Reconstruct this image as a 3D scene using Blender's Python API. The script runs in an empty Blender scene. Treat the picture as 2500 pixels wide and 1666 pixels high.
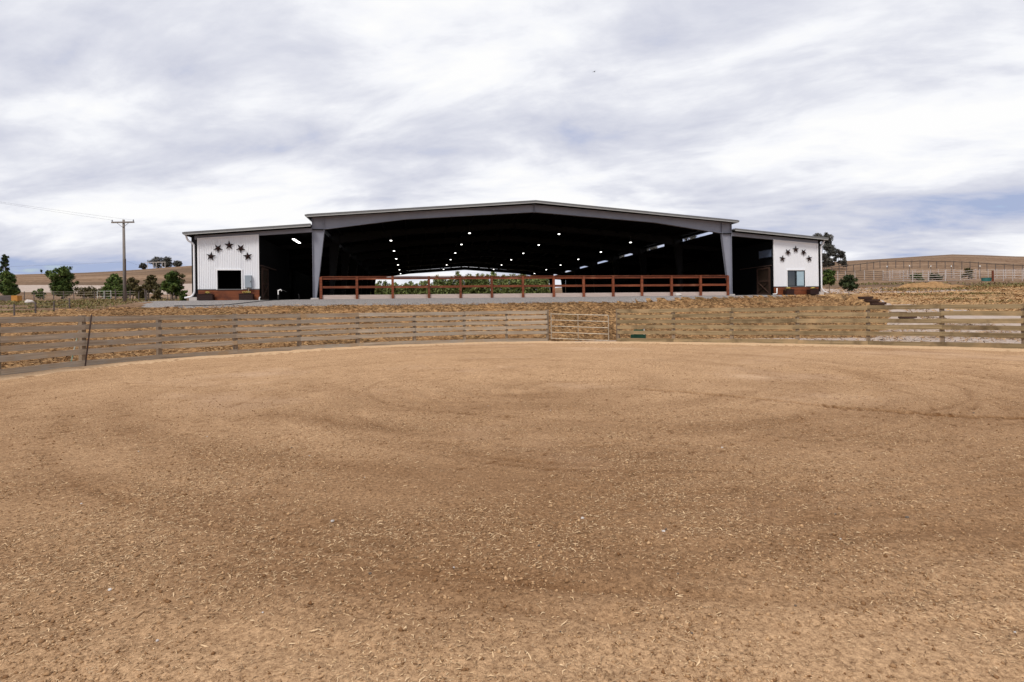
import bpy, math, random
import numpy as np
from mathutils import Vector, Matrix
random.seed(7); rng = np.random.default_rng(11)
S = bpy.context.scene; COL = S.collection
R_ = math.radians

# ------------------------------------------------------------------ camera
EYE = 1.58; FPX = 1420.0
cam = bpy.data.cameras.new('camera'); co = bpy.data.objects.new('camera', cam); COL.objects.link(co)
co.location = (0, 0, EYE)
co.rotation_mode = 'QUATERNION'
co.rotation_quaternion = (Matrix.Rotation(R_(90), 4, 'X') @ Matrix.Rotation(R_(-0.8), 4, 'Z')).to_quaternion()
cam.sensor_width = 36; cam.sensor_fit = 'HORIZONTAL'; cam.lens = 36*FPX/2500
cam.shift_y = -71.4/2500; cam.clip_start = 0.05; cam.clip_end = 6000
S.camera = co
# ------------------------------------------------------------------ view, world, sun
S.view_settings.view_transform = 'Standard'; S.view_settings.look = 'None'
S.view_settings.exposure = 0.35; S.view_settings.gamma = 1
SUN_EL, SUN_AZ = R_(52), R_(205)      # azimuth clockwise from +Y
W = bpy.data.worlds.new('World'); S.world = W; W.use_nodes = True
def build_world():
    nt = W.node_tree; N = nt.nodes; L = nt.links; N.clear()
    def nd(t, **k):
        n = N.new(t)
        for a, b in k.items(): setattr(n, a, b)
        return n
    def math_(op, a, b=None, clamp=False):
        n = nd('ShaderNodeMath', operation=op); n.use_clamp = clamp
        for i, x in enumerate((a, b)):
            if x is None: continue
            if isinstance(x, (int, float)): n.inputs[i].default_value = x
            else: L.new(x, n.inputs[i])
        return n.outputs[0]
    out = nd('ShaderNodeOutputWorld')
    sky = nd('ShaderNodeTexSky', sky_type='NISHITA', sun_disc=False, sun_elevation=SUN_EL, sun_rotation=SUN_AZ)
    bgs = nd('ShaderNodeBackground'); bgs.inputs[1].default_value = 0.1; L.new(sky.outputs[0], bgs.inputs[0])
    tc = nd('ShaderNodeTexCoord'); sp = nd('ShaderNodeSeparateXYZ'); L.new(tc.outputs['Generated'], sp.inputs[0])
    x, y, z = sp.outputs
    zc = math_('ADD', math_('MAXIMUM', z, 0.0), 0.20)
    px = math_('DIVIDE', x, zc); py = math_('DIVIDE', y, zc)
    def field(sx, sy, rot, off, scale, detail, rough, dist):
        cb = nd('ShaderNodeCombineXYZ'); L.new(px, cb.inputs[0]); L.new(py, cb.inputs[1])
        ro = nd('ShaderNodeVectorRotate', rotation_type='Z_AXIS'); ro.inputs['Angle'].default_value = rot; L.new(cb.outputs[0], ro.inputs[0])
        mp = nd('ShaderNodeMapping')
        mp.inputs['Scale'].default_value = (sx, sy, 1); mp.inputs['Location'].default_value = off
        L.new(ro.outputs[0], mp.inputs[0])
        n = nd('ShaderNodeTexNoise'); n.inputs['Scale'].default_value = scale; n.inputs['Detail'].default_value = detail
        n.inputs['Roughness'].default_value = rough; n.inputs['Distortion'].default_value = dist
        L.new(mp.outputs[0], n.inputs[0]); return n.outputs[0]
    big = field(.8, 1.0, R_(15), (3.3, 1.2, 0), .75, 3, .5, .4)
    mid = field(.66, 1.15, R_(14), (7.1, 4.7, 2), 2.1, 8, .56, .35)
    fine = field(.8, 1.2, R_(10), (1.7, 9.2, 5), 6.0, 8, .6, .4)
    dens = math_('ADD', math_('ADD', math_('MULTIPLY', big, .80), math_('MULTIPLY', mid, .95)), math_('SUBTRACT', math_('MULTIPLY', fine, .22), .255))
    # thinner cloud low on the far left and low on the right (blue gaps in the deck)
    def gap(dx, dy, dz, w, amt):
        d = Vector((dx, dy, dz)).normalized()
        a = math_('DIVIDE', math_('SUBTRACT', x, d.x), w[0]); b = math_('DIVIDE', math_('SUBTRACT', z, d.z), w[1])
        q = math_('ADD', math_('MULTIPLY', a, a), math_('MULTIPLY', b, b))
        g = math_('POWER', 2.718, math_('MULTIPLY', q, -1.0))
        return math_('MULTIPLY', math_('MULTIPLY', g, amt), math_('GREATER_THAN', y, 0))
    for g in GAPS:
        dens = math_('ADD', dens, gap(*g))
    rp = nd('ShaderNodeValToRGB'); L.new(dens, rp.inputs[0])
    e = rp.color_ramp.elements
    e[0].position = .46; e[0].color = (.40, .475, .68, 1)
    e[1].position = .54; e[1].color = (.54, .58, .73, 1)
    for p, c in ((.62, (.65, .67, .77, 1)), (.72, (.77, .785, .86, 1)), (.82, (.93, .94, .98, 1)), (.90, (1.0, 1.0, 1.0, 1))):
        q = e.new(p); q.color = c
    bgc = nd('ShaderNodeBackground'); L.new(rp.outputs[0], bgc.inputs[0]); bgc.inputs[1].default_value = 0.78
    cov = math_('MULTIPLY', math_('SUBTRACT', dens, .30), 9.0, True)
    mx = nd('ShaderNodeMixShader'); L.new(cov, mx.inputs[0]); L.new(bgs.outputs[0], mx.inputs[1]); L.new(bgc.outputs[0], mx.inputs[2])
    L.new(mx.outputs[0], out.inputs[0])
def pdir(px, py): return ((px-1250)/1420, 1.0, (761.6-py)/1420)     # direction of a cloud mass seen from the arena
GAPS = [(*pdir(120, 640), (.24, .017), -.26), (*pdir(2440, 520), (.16, .028), -.17), (*pdir(60, 320), (.09, .03), -.12), (*pdir(2200, 170), (.16, .06), -.09),
        (*pdir(640, 360), (.10, .02), -.08), (*pdir(660, 210), (.06, .03), .10), (*pdir(1250, 410), (.34, .03), .06), (*pdir(1950, 360), (.22, .045), .11),
        (*pdir(900, 520), (.5, .03), .08), (*pdir(2250, 440), (.12, .025), .10), (*pdir(1350, 150), (.22, .06), -.03), (*pdir(1340, 300), (.08, .03), .12), (*pdir(1900, 560), (.25, .02), .05)]
build_world()
sl = bpy.data.lights.new('sun', 'SUN'); sl.energy = 2.1; sl.angle = R_(16); sl.color = (1, .955, .88)
so = bpy.data.objects.new('sun', sl); COL.objects.link(so)
sd = Vector((math.sin(SUN_AZ)*math.cos(SUN_EL), math.cos(SUN_AZ)*math.cos(SUN_EL), math.sin(SUN_EL)))
so.rotation_euler = sd.to_track_quat('Z', 'Y').to_euler(); so.location = sd*300
S.cycles.max_bounces = 6

# ------------------------------------------------------------------ materials
def mat(name, c1, c2=None, scale=5, detail=6, stretch=(1, 1, 1), lo=.3, hi=.7, rough=.8, metal=0, bump=0, bscale=None,
        c3=None, s3=1, t3=(.55, .7), stretch3=(1, 1, 1), rand=0, tint=None, spec=.3, c4=None, s4=.2, t4=(.5, .65), emit=None, trans=0, nrough=.6, painted_shade=None):
    m = bpy.data.materials.new(name); m.use_nodes = True
    nt = m.node_tree; N = nt.nodes; L = nt.links
    b = N['Principled BSDF']; b.inputs['Roughness'].default_value = rough; b.inputs['Metallic'].default_value = metal
    b.inputs['Specular IOR Level'].default_value = spec
    if emit:
        b.inputs['Emission Color'].default_value = (*emit[0], 1); b.inputs['Emission Strength'].default_value = emit[1]
    if trans: b.inputs['Transmission Weight'].default_value = trans
    if c2 is None:
        b.inputs['Base Color'].default_value = (*c1, 1); return m
    tc = N.new('ShaderNodeTexCoord'); src = tc.outputs['Object']
    if rand:
        oi = N.new('ShaderNodeObjectInfo'); va = N.new('ShaderNodeVectorMath'); va.operation = 'MULTIPLY_ADD'
        cb = N.new('ShaderNodeCombineXYZ')
        for i in range(3): L.new(oi.outputs['Random'], cb.inputs[i])
        L.new(cb.outputs[0], va.inputs[0]); va.inputs[1].default_value = (37, 53, 71); L.new(src, va.inputs[2]); src = va.outputs[0]
    def noise(sc, st, dt, rg=nrough):
        mp = N.new('ShaderNodeMapping'); mp.inputs['Scale'].default_value = st; L.new(src, mp.inputs[0])
        n = N.new('ShaderNodeTexNoise'); n.inputs['Scale'].default_value = sc; n.inputs['Detail'].default_value = dt
        n.inputs['Roughness'].default_value = rg; L.new(mp.outputs[0], n.inputs[0]); return n.outputs[0]
    def ramp(f, a, b_):
        r = N.new('ShaderNodeMapRange'); r.inputs[1].default_value = a; r.inputs[2].default_value = b_; L.new(f, r.inputs[0]); return r.outputs[0]
    def mix(f, a, b_):
        x = N.new('ShaderNodeMix'); x.data_type = 'RGBA'; L.new(f, x.inputs[0])
        for i, c in ((6, a), (7, b_)):
            if isinstance(c, tuple): x.inputs[i].default_value = (*c, 1)
            else: L.new(c, x.inputs[i])
        return x.outputs[2]
    n1 = noise(scale, stretch, detail)
    colr = mix(ramp(n1, lo, hi), c1, c2)
    if c3: colr = mix(ramp(noise(s3, stretch3, 5), *t3), colr, c3)
    if c4: colr = mix(ramp(noise(s4, stretch3, 4, .55), *t4), colr, c4)
    if rand:
        hs = N.new('ShaderNodeHueSaturation'); mr = N.new('ShaderNodeMapRange')
        mr.inputs[3].default_value = 1-rand; mr.inputs[4].default_value = 1+rand; L.new(oi.outputs['Random'], mr.inputs[0])
        L.new(mr.outputs[0], hs.inputs['Value']); L.new(colr, hs.inputs['Color']); colr = hs.outputs[0]
    if tint:
        at = N.new('ShaderNodeAttribute'); at.attribute_name = 'tint'
        colr = mix(at.outputs['Fac'], colr, tint)
    if painted_shade:  # shade put into the base colour through a mesh attribute
        at = N.new('ShaderNodeAttribute'); at.attribute_name = 'painted_shade'
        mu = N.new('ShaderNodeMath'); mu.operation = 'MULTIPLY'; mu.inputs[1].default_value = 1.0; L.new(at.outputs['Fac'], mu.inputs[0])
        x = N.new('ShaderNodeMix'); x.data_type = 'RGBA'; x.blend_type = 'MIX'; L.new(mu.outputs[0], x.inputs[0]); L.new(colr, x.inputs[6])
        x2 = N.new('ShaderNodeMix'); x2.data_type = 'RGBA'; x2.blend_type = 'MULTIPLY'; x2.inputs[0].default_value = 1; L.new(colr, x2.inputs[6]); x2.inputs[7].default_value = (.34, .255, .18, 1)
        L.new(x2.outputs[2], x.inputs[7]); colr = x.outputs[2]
    L.new(colr, b.inputs['Base Color'])
    if bump:
        bp = N.new('ShaderNodeBump'); bp.inputs['Strength'].default_value = 1; bp.inputs['Distance'].default_value = bump
        L.new(noise(bscale or scale, stretch, 8, .65), bp.inputs['Height']); L.new(bp.outputs[0], b.inputs['Normal'])
    return m

M = {}
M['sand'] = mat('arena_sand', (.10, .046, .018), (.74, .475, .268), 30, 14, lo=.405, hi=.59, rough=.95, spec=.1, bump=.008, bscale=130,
                c3=(.22, .115, .052), s3=.7, t3=(.50, 1.0), c4=(.62, .43, .295), s4=.23, t4=(.55, .95), nrough=.95, painted_shade=(.17, .085, .036))
M['edge'] = mat('arena_edge_dust', (.46, .30, .175), (.64, .44, .265), 20, 8, rough=.95, spec=.1, bump=.006, bscale=40)
M['fibre'] = mat('wood_fibre', (.50, .32, .17), (.74, .54, .33), 9, 3, rough=.9, tint=(.13, .065, .03), spec=.15)
M['clod'] = mat('dirt_clod', (.46, .285, .15), (.60, .39, .22), 9, 3, rough=.95, tint=(.17, .085, .038), spec=.05)
M['pasture'] = mat('dry_pasture', (.115, .066, .040), (.285, .185, .115), 1.1, 10, lo=.36, hi=.66, rough=.95, spec=.05, bump=.10, bscale=4,
                   c3=(.33, .225, .15), s3=.06, t3=(.5, .7), stretch3=(.5, 2.2, 1), c4=(.14, .092, .06), s4=.035, t4=(.5, .64), nrough=.7)
M['slope'] = mat('straw_slope', (.17, .09, .04), (.62, .395, .20), 2.6, 12, lo=.40, hi=.60, rough=.95, spec=.05, bump=.10, bscale=4,
                   c3=(.20, .16, .075), s3=.14, t3=(.56, .68), stretch3=(.6, 1.8, 1), c4=(.62, .42, .25), s4=.09, t4=(.55, .7), nrough=.86)
M['bank'] = mat('straw_bank', (.06, .029, .014), (.53, .315, .145), 5.0, 11, lo=.40, hi=.62, rough=.95, spec=.05, bump=.12, bscale=5,
                c3=(.40, .21, .09), s3=.5, t3=(.5, .75), c4=(.13, .085, .035), s4=.6, t4=(.6, .75), nrough=.72)
M['straw'] = mat('straw', (.38, .205, .092), (.64, .41, .205), 1.2, 5, rough=.9, tint=(.05, .026, .012), spec=.1)
M['gravel'] = mat('gravel', (.11, .102, .10), (.39, .355, .335), 16, 9, lo=.35, hi=.65, rough=.9, spec=.15, bump=.05, bscale=14, nrough=.8)
M['path'] = mat('dirt_path', (.34, .265, .22), (.47, .385, .33), 2.2, 9, rough=.95, spec=.05, bump=.03, bscale=4, c3=(.30, .20, .13), s3=.5, t3=(.62, .8))
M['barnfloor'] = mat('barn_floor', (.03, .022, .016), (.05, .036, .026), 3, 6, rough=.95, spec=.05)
M['greygrass'] = mat('green_grass', (.085, .10, .035), (.17, .165, .06), 2, 4, rough=.9, tint=(.26, .17, .08), spec=.1)
M['board'] = mat('weathered_board', (.22, .172, .128), (.47, .39, .30), 3.2, 8, stretch=(.18, 6, 6), lo=.3, hi=.72, rough=.9, spec=.12, bump=.006, bscale=3.5,
                 c3=(.33, .295, .25), s3=1.3, t3=(.5, .7), rand=.16, c4=(.36, .255, .155), s4=.9, t4=(.58, .75))
M['board2'] = mat('dusty_board', (.165, .12, .066), (.35, .265, .155), 3.2, 8, stretch=(.18, 6, 6), lo=.3, hi=.72, rough=.9, spec=.1, bump=.005, bscale=3.5,
                  c3=(.125, .088, .05), s3=1.2, t3=(.52, .7), rand=.16, c4=(.40, .28, .155), s4=.9, t4=(.55, .75))
M['post'] = mat('weathered_post', (.14, .10, .072), (.32, .245, .175), 4, 8, stretch=(5, 5, .3), rough=.9, spec=.1, bump=.006, rand=.15)
M['redwood'] = mat('redwood_stain', (.085, .020, .009), (.23, .062, .024), 3, 8, stretch=(.3, 5, 5), rough=.6, spec=.25, rand=.22, c3=(.27, .105, .055), s3=1.4, t3=(.55, .75), bump=.003)
M['wains'] = mat('redwood_siding', (.10, .025, .010), (.24, .070, .024), 1.6, 8, stretch=(.3, 1, 7), rough=.55, spec=.3, bump=.004, c3=(.055, .014, .008), s3=.9, t3=(.5, .75))
M['planter'] = mat('dark_planter_wood', (.014, .005, .004), (.030, .009, .006), 3, 6, stretch=(.3, 1, 6), rough=.6)
M['white'] = mat('white_steel_siding', (.73, .74, .78), (.78, .79, .82), .8, 6, rough=.42, spec=.45)
M['trim'] = mat('white_trim', (.78, .78, .80), rough=.4)
M['steel'] = mat('grey_primer_steel', (.215, .225, .275), (.255, .265, .315), 1.1, 6, rough=.5, spec=.4, c3=(.29, .30, .345), s3=2.5, t3=(.6, .78))
M['dsteel'] = mat('dark_shaded_steel', (.007, .007, .008), (.011, .011, .0125), 1, 4, rough=.6, spec=.2)  # inner frames darker than the front one: barn shade put into the colour
M['roof'] = mat('galvalume_roof', (.42, .42, .43), (.50, .50, .50), 1.2, 5, rough=.4, metal=.6)
M['under'] = mat('shaded_roof_underside', (.006, .006, .0065), (.008, .008, .0085), 1, 4, rough=.8, spec=.1)  # shade under the roof put into a near-black colour
M['fascia'] = mat('grey_fascia', (.115, .115, .118), (.15, .15, .152), 2, 5, rough=.5)
M['lip'] = mat('pale_drip_edge', (.36, .36, .35), rough=.45)
M['galv'] = mat('galvanised_tube', (.30, .25, .19), (.46, .40, .32), 4, 6, rough=.5, metal=.3, c3=(.36, .26, .16), s3=3, t3=(.62, .75))
M['pipe'] = mat('pipe_panel_steel', (.40, .34, .31), (.55, .48, .44), 3, 5, rough=.5, metal=.2)
M['concrete'] = mat('concrete', (.40, .36, .34), (.55, .51, .48), 4, 8, rough=.85, c3=(.30, .27, .25), s3=2, t3=(.58, .75), bump=.004)
M['curb'] = mat('pale_kickboard', (.38, .29, .25), (.55, .46, .42), 3, 8, stretch=(.3, 2, 5), rough=.85, c3=(.28, .20, .16), s3=1.5, t3=(.55, .75))
M['boxgrey'] = mat('grey_enamel', (.25, .29, .33), (.29, .33, .37), 2, 4, rough=.45)
M['glass'] = mat('window_glass', (.02, .026, .028), (.03, .04, .045), 2, 3, rough=.04, spec=1.0)
M['blind'] = mat('pale_blue_blind', (.27, .38, .44), (.36, .48, .54), 1.3, 5, rough=.12, spec=.8)
M['black'] = mat('shaded_interior', (.006, .006, .007), rough=.9, spec=.05)  # unlit depth of the rooms and wings painted as black
M['bframe'] = mat('black_window_frame', (.012, .016, .022), rough=.4)
M['star'] = mat('rusty_star_metal', (.010, .006, .005), (.028, .011, .009), 6, 6, rough=.65, spec=.2, c3=(.06, .012, .010), s3=4, t3=(.58, .75))
M['lampbody'] = mat('lamp_housing', (.05, .05, .055), rough=.4)
M['glow'] = mat('lamp_glow', (.9, .9, .9), emit=((1, .97, .92), 4))
M['tube'] = mat('tube_glow', (.9, .9, .9), emit=((1, .97, .9), 5))
M['dim'] = mat('small_lamp_glow', (.9, .9, .9), emit=((1, .95, .9), 2.2))
M['polewood'] = mat('pole_wood', (.13, .11, .098), (.28, .245, .22), 3, 8, stretch=(4, 4, .25), rough=.9, bump=.008)
M['insul'] = mat('insulator', (.25, .26, .30), rough=.2)
M['wire'] = mat('line_wire', (.10, .10, .12), rough=.6)
M['bark'] = mat('bark', (.075, .055, .042), (.16, .125, .10), 5, 7, stretch=(3, 3, .6), rough=.95, bump=.01)
M['palebark'] = mat('pale_bark', (.22, .16, .12), (.36, .28, .22), 5, 7, stretch=(3, 3, .6), rough=.95, bump=.01)
M['leaf'] = mat('leaf_green', (.014, .032, .008), (.055, .092, .020), 1.6, 4, rough=.7, tint=(.15, .19, .045), spec=.15)
M['leafdark'] = mat('leaf_dark', (.010, .020, .009), (.032, .046, .018), 1.2, 4, rough=.7, tint=(.075, .09, .035), spec=.15)
M['leafbrown'] = mat('leaf_olive', (.042, .042, .014), (.085, .074, .024), 1.6, 4, rough=.7, tint=(.15, .105, .04), spec=.25)
M['leafeuc'] = mat('leaf_grey_green', (.030, .034, .030), (.075, .075, .062), .8, 4, rough=.65, tint=(.13, .115, .095), spec=.3)
M['leafhedge'] = mat('leaf_hedge', (.05, .075, .017), (.145, .18, .05), 1.2, 5, rough=.6, tint=(.25, .265, .09), spec=.2)
M['flower'] = mat('yellow_petals', (.62, .47, .10), (.7, .6, .2), 5, 3, rough=.7)
M['green'] = mat('green_plastic', (.012, .06, .035), (.02, .085, .05), 4, 4, rough=.5)
M['teal'] = mat('teal_plastic', (.03, .13, .125), (.05, .17, .16), 4, 4, rough=.5)
M['pvc'] = mat('white_pvc', (.78, .77, .75), rough=.35)
M['rubber'] = mat('black_rubber', (.012, .012, .012), rough=.7)
M['greywood'] = mat('grey_timber', (.075, .06, .055), (.15, .12, .11), 2, 6, stretch=(1, 1, 5), rough=.9)
M['orange'] = mat('orange_board', (.40, .17, .035), (.5, .24, .06), 3, 5, rough=.8)
M['tie'] = mat('timber_step', (.028, .014, .010), (.075, .038, .026), 3, 7, stretch=(.4, 4, 4), rough=.9, bump=.004)
M['pile'] = mat('orange_soil', (.19, .10, .038), (.40, .23, .10), 3, 8, rough=.95, bump=.08)
M['rock'] = mat('pale_rock', (.45, .40, .37), (.62, .57, .53), 4, 6, rough=.9)
M['barndoor'] = mat('barn_door_wood', (.018, .010, .006), (.036, .020, .011), 2.5, 6, stretch=(5, 5, .4), rough=.7)
M['dimglass'] = mat('reflection_glass', (.10, .13, .20), (.15, .19, .27), 1.1, 4, rough=.15, spec=.8)  # bluish reflection put into the pane colour
M['tpost'] = mat('rusty_steel_post', (.045, .03, .026), (.085, .05, .04), 5, 5, rough=.8)
M['stake'] = mat('pale_stake', (.40, .42, .36), (.10, .20, .13), 6, 2, lo=.45, hi=.55, rough=.6)
M['feather'] = mat('dark_feathers', (.03, .03, .033), rough=.8)

# ------------------------------------------------------------------ helpers
def tag(o, label=None, cat=None, group=None, kind=None):
    for k, v in (('label', label), ('category', cat), ('group', group), ('kind', kind)):
        if v: o[k] = v
    return o
def empty(name, loc=(0, 0, 0), rz=0, label=None, cat=None, group=None):
    o = bpy.data.objects.new(name, None); COL.objects.link(o); o.location = loc; o.rotation_euler = (0, 0, rz)
    o.empty_display_size = .2
    return tag(o, label, cat, group)
class MB:
    def __init__(s): s.v = []; s.f = []; s.mi = []; s.mats = []
    def _m(s, m):
        if m is None: return 0
        if m not in s.mats: s.mats.append(m)
        return s.mats.index(m)
    def add(s, vs, fs, m=None):
        b = len(s.v); s.v += [tuple(v) for v in vs]; k = s._m(m)
        for f in fs: s.f.append(tuple(i+b for i in f)); s.mi.append(k)
        return s
    def box(s, x0, x1, y0, y1, z0, z1, m=None, mtx=None):
        vs = [Vector((x, y, z)) for z in (z0, z1) for y in (y0, y1) for x in (x0, x1)]
        if mtx: vs = [mtx @ v for v in vs]
        return s.add(vs, [(0, 2, 3, 1), (4, 5, 7, 6), (0, 1, 5, 4), (2, 6, 7, 3), (0, 4, 6, 2), (1, 3, 7, 5)], m)
    def prism(s, pts, y0, y1, m=None):        # polygon in x,z extruded along y
        n = len(pts); vs = [(x, y0, z) for x, z in pts]+[(x, y1, z) for x, z in pts]
        fs = [tuple(range(n)), tuple(range(2*n-1, n-1, -1))]+[(i, i+n, (i+1) % n+n, (i+1) % n) for i in range(n)]
        return s.add(vs, fs, m)
    def tube(s, pts, r, n=8, m=None):
        pts = [Vector(p) for p in pts]; rs = r if isinstance(r, (list, tuple)) else [r]*len(pts)
        vs = []; fs = []; up = None
        for i, p in enumerate(pts):
            t = (pts[min(i+1, len(pts)-1)]-pts[max(i-1, 0)]).normalized()
            if up is None: up = Vector((0, 0, 1)) if abs(t.z) < .9 else Vector((1, 0, 0))
            a = t.cross(up).normalized(); b = a.cross(t).normalized(); up = b
            for k in range(n):
                w = 2*math.pi*k/n; vs.append(p+(a*math.cos(w)+b*math.sin(w))*rs[i])
        for i in range(len(pts)-1):
            for k in range(n):
                fs.append((i*n+k, i*n+(k+1) % n, (i+1)*n+(k+1) % n, (i+1)*n+k))
        fs.append(tuple(range(n-1, -1, -1))); e = (len(pts)-1)*n; fs.append(tuple(range(e, e+n)))
        return s.add(vs, fs, m)
    def build(s, name, m=None, parent=None, loc=None, rz=0, smooth=False, mtx=None):
        me = bpy.data.meshes.new(name); me.from_pydata(s.v, [], s.f); me.update()
        mats = s.mats if s.mats else [m]
        for q in mats: me.materials.append(q)
        if s.mats: me.polygons.foreach_set('material_index', s.mi)
        if smooth: me.polygons.foreach_set('use_smooth', [True]*len(me.polygons))
        o = bpy.data.objects.new(name, me); COL.objects.link(o)
        if parent: o.parent = parent
        if mtx is not None: o.matrix_local = mtx
        elif loc is not None: o.location = loc; o.rotation_euler = (0, 0, rz)
        return o
def np_mesh(name, V, F, m, parent=None, tint=None, smooth=False, midx=None):
    V = np.asarray(V, np.float32); F = np.asarray(F, np.int32); k = F.shape[1]
    me = bpy.data.meshes.new(name); me.vertices.add(len(V)); me.vertices.foreach_set('co', V.ravel())
    me.loops.add(F.size); me.loops.foreach_set('vertex_index', F.ravel())
    me.polygons.add(len(F)); me.polygons.foreach_set('loop_start', np.arange(0, F.size, k, dtype=np.int32))
    for q in (m if isinstance(m, list) else [m]): me.materials.append(q)
    if midx is not None: me.polygons.foreach_set('material_index', np.asarray(midx, np.int32))
    if smooth: me.polygons.foreach_set('use_smooth', np.ones(len(F), bool))
    me.update(calc_edges=True); me.validate()
    if tint is not None:
        a = me.attributes.new('tint', 'FLOAT', 'FACE'); a.data.foreach_set('value', np.asarray(tint, np.float32))
    o = bpy.data.objects.new(name, me); COL.objects.link(o)
    if parent: o.parent = parent
    return o
def sstep(x): x = np.clip(x, 0, 1); return x*x*(3-2*x)
_pt = [np.random.default_rng(s).random((256, 256)) for s in range(6)]
def vnoise(x, y, k=0):
    x = np.asarray(x, float); y = np.asarray(y, float)
    xi = np.floor(x).astype(int); yi = np.floor(y).astype(int); fx = x-xi; fy = y-yi
    fx = fx*fx*(3-2*fx); fy = fy*fy*(3-2*fy); T = _pt[k]
    g = lambda a, b: T[a & 255, b & 255]
    return (g(xi, yi)*(1-fx)+g(xi+1, yi)*fx)*(1-fy)+(g(xi, yi+1)*(1-fx)+g(xi+1, yi+1)*fx)*fy
def fbm(x, y, o=4, k=0):
    s = 0; a = .5
    for i in range(o): s = s+a*(vnoise(x*2**i+i*17.3, y*2**i+i*9.1, (k+i) % 6)-.5)*2; a *= .5
    return s

# ------------------------------------------------------------------ site layout
TH = math.atan(244/1420); CT, ST = math.cos(TH), math.sin(TH)
V0 = 38.3; BAY = 7.62; NB = 7; V1 = V0+BAY*NB; ZP = 2.52; UC = 8.22
def uv(x, y): return x*CT+y*ST, -x*ST+y*CT
def xy(u, v): return u*CT-v*ST, u*ST+v*CT
FL = [(-13.2, 4.5), (-13.6, 7.6), (-13.9, 10.6), (-14.0, 13.2), (-13.94, 15.81), (-13.68, 18.61), (-12.78, 21.14), (-11.1, 23.4), (-9.3, 25.5), (-7.25, 27.4), (-4.83, 28.9), (-2.43, 29.72), (-.3, 29.95), (1.79, 29.68)]
FR = [(5.15, 28.5), (7.57, 27.4), (9.85, 26.15), (12.2, 24.9), (14.37, 23.5), (16.2, 21.95), (17.69, 20.13), (18.8, 17.8), (19.5, 15.3), (19.8, 12.7)]
POLY = np.array(FL+FR+[(19.5, -26), (-13.2, -26)])
def fdist(x, y):
    x = np.asarray(x, float); y = np.asarray(y, float); d = np.full(x.shape, 1e9); ins = np.zeros(x.shape, bool)
    n = len(POLY)
    for i in range(n):
        ax, ay = POLY[i]; bx, by = POLY[(i+1) % n]; ex, ey = bx-ax, by-ay
        t = np.clip(((x-ax)*ex+(y-ay)*ey)/(ex*ex+ey*ey), 0, 1)
        d = np.minimum(d, np.hypot(x-ax-t*ex, y-ay-t*ey))
        c = ((ay > y) != (by > y)) & (x < (bx-ax)*(y-ay)/((by-ay) if by != ay else 1e-9)+ax); ins ^= c
    return np.where(ins, -d, d)
def apron_v(u): return np.interp(u, [-40, -19, -13, 8, 20, 27, 40], [37.0, 36.2, 35.2, 35.3, 36.3, 37.7, 38.0])
HX = [-1200, 0, 250, 470, 700, 900, 1250, 1700, 2010, 2330, 2500, 3600]
HZ = [15, 17.6, 18.3, 20.3, 18, 12.5, 8.5, 12, 15.0, 16.6, 15.6, 12]
TOE_U = [-14, -9, 0, 7, 11, 14, 18, 22]; TOE_D = [2.2, 1.4, .25, .3, 2.2, 3.6, 5.2, 7]
STEPS = [(21.7, 32, 1.05), (21.85, 33, 1.25), (22.05, 34.5, 1.63), (22.3, 35.5, 1.83), (22.55, 36.5, 2.03), (22.75, 37.5, 2.23)]
STY = [31.3]; STZ = [.80]
for _x, _y, _z in STEPS: STY += [_y-.02, _y+.10]; STZ += [_z-.19, _z-.01]
STY.append(38.4); STZ.append(2.4)
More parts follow.
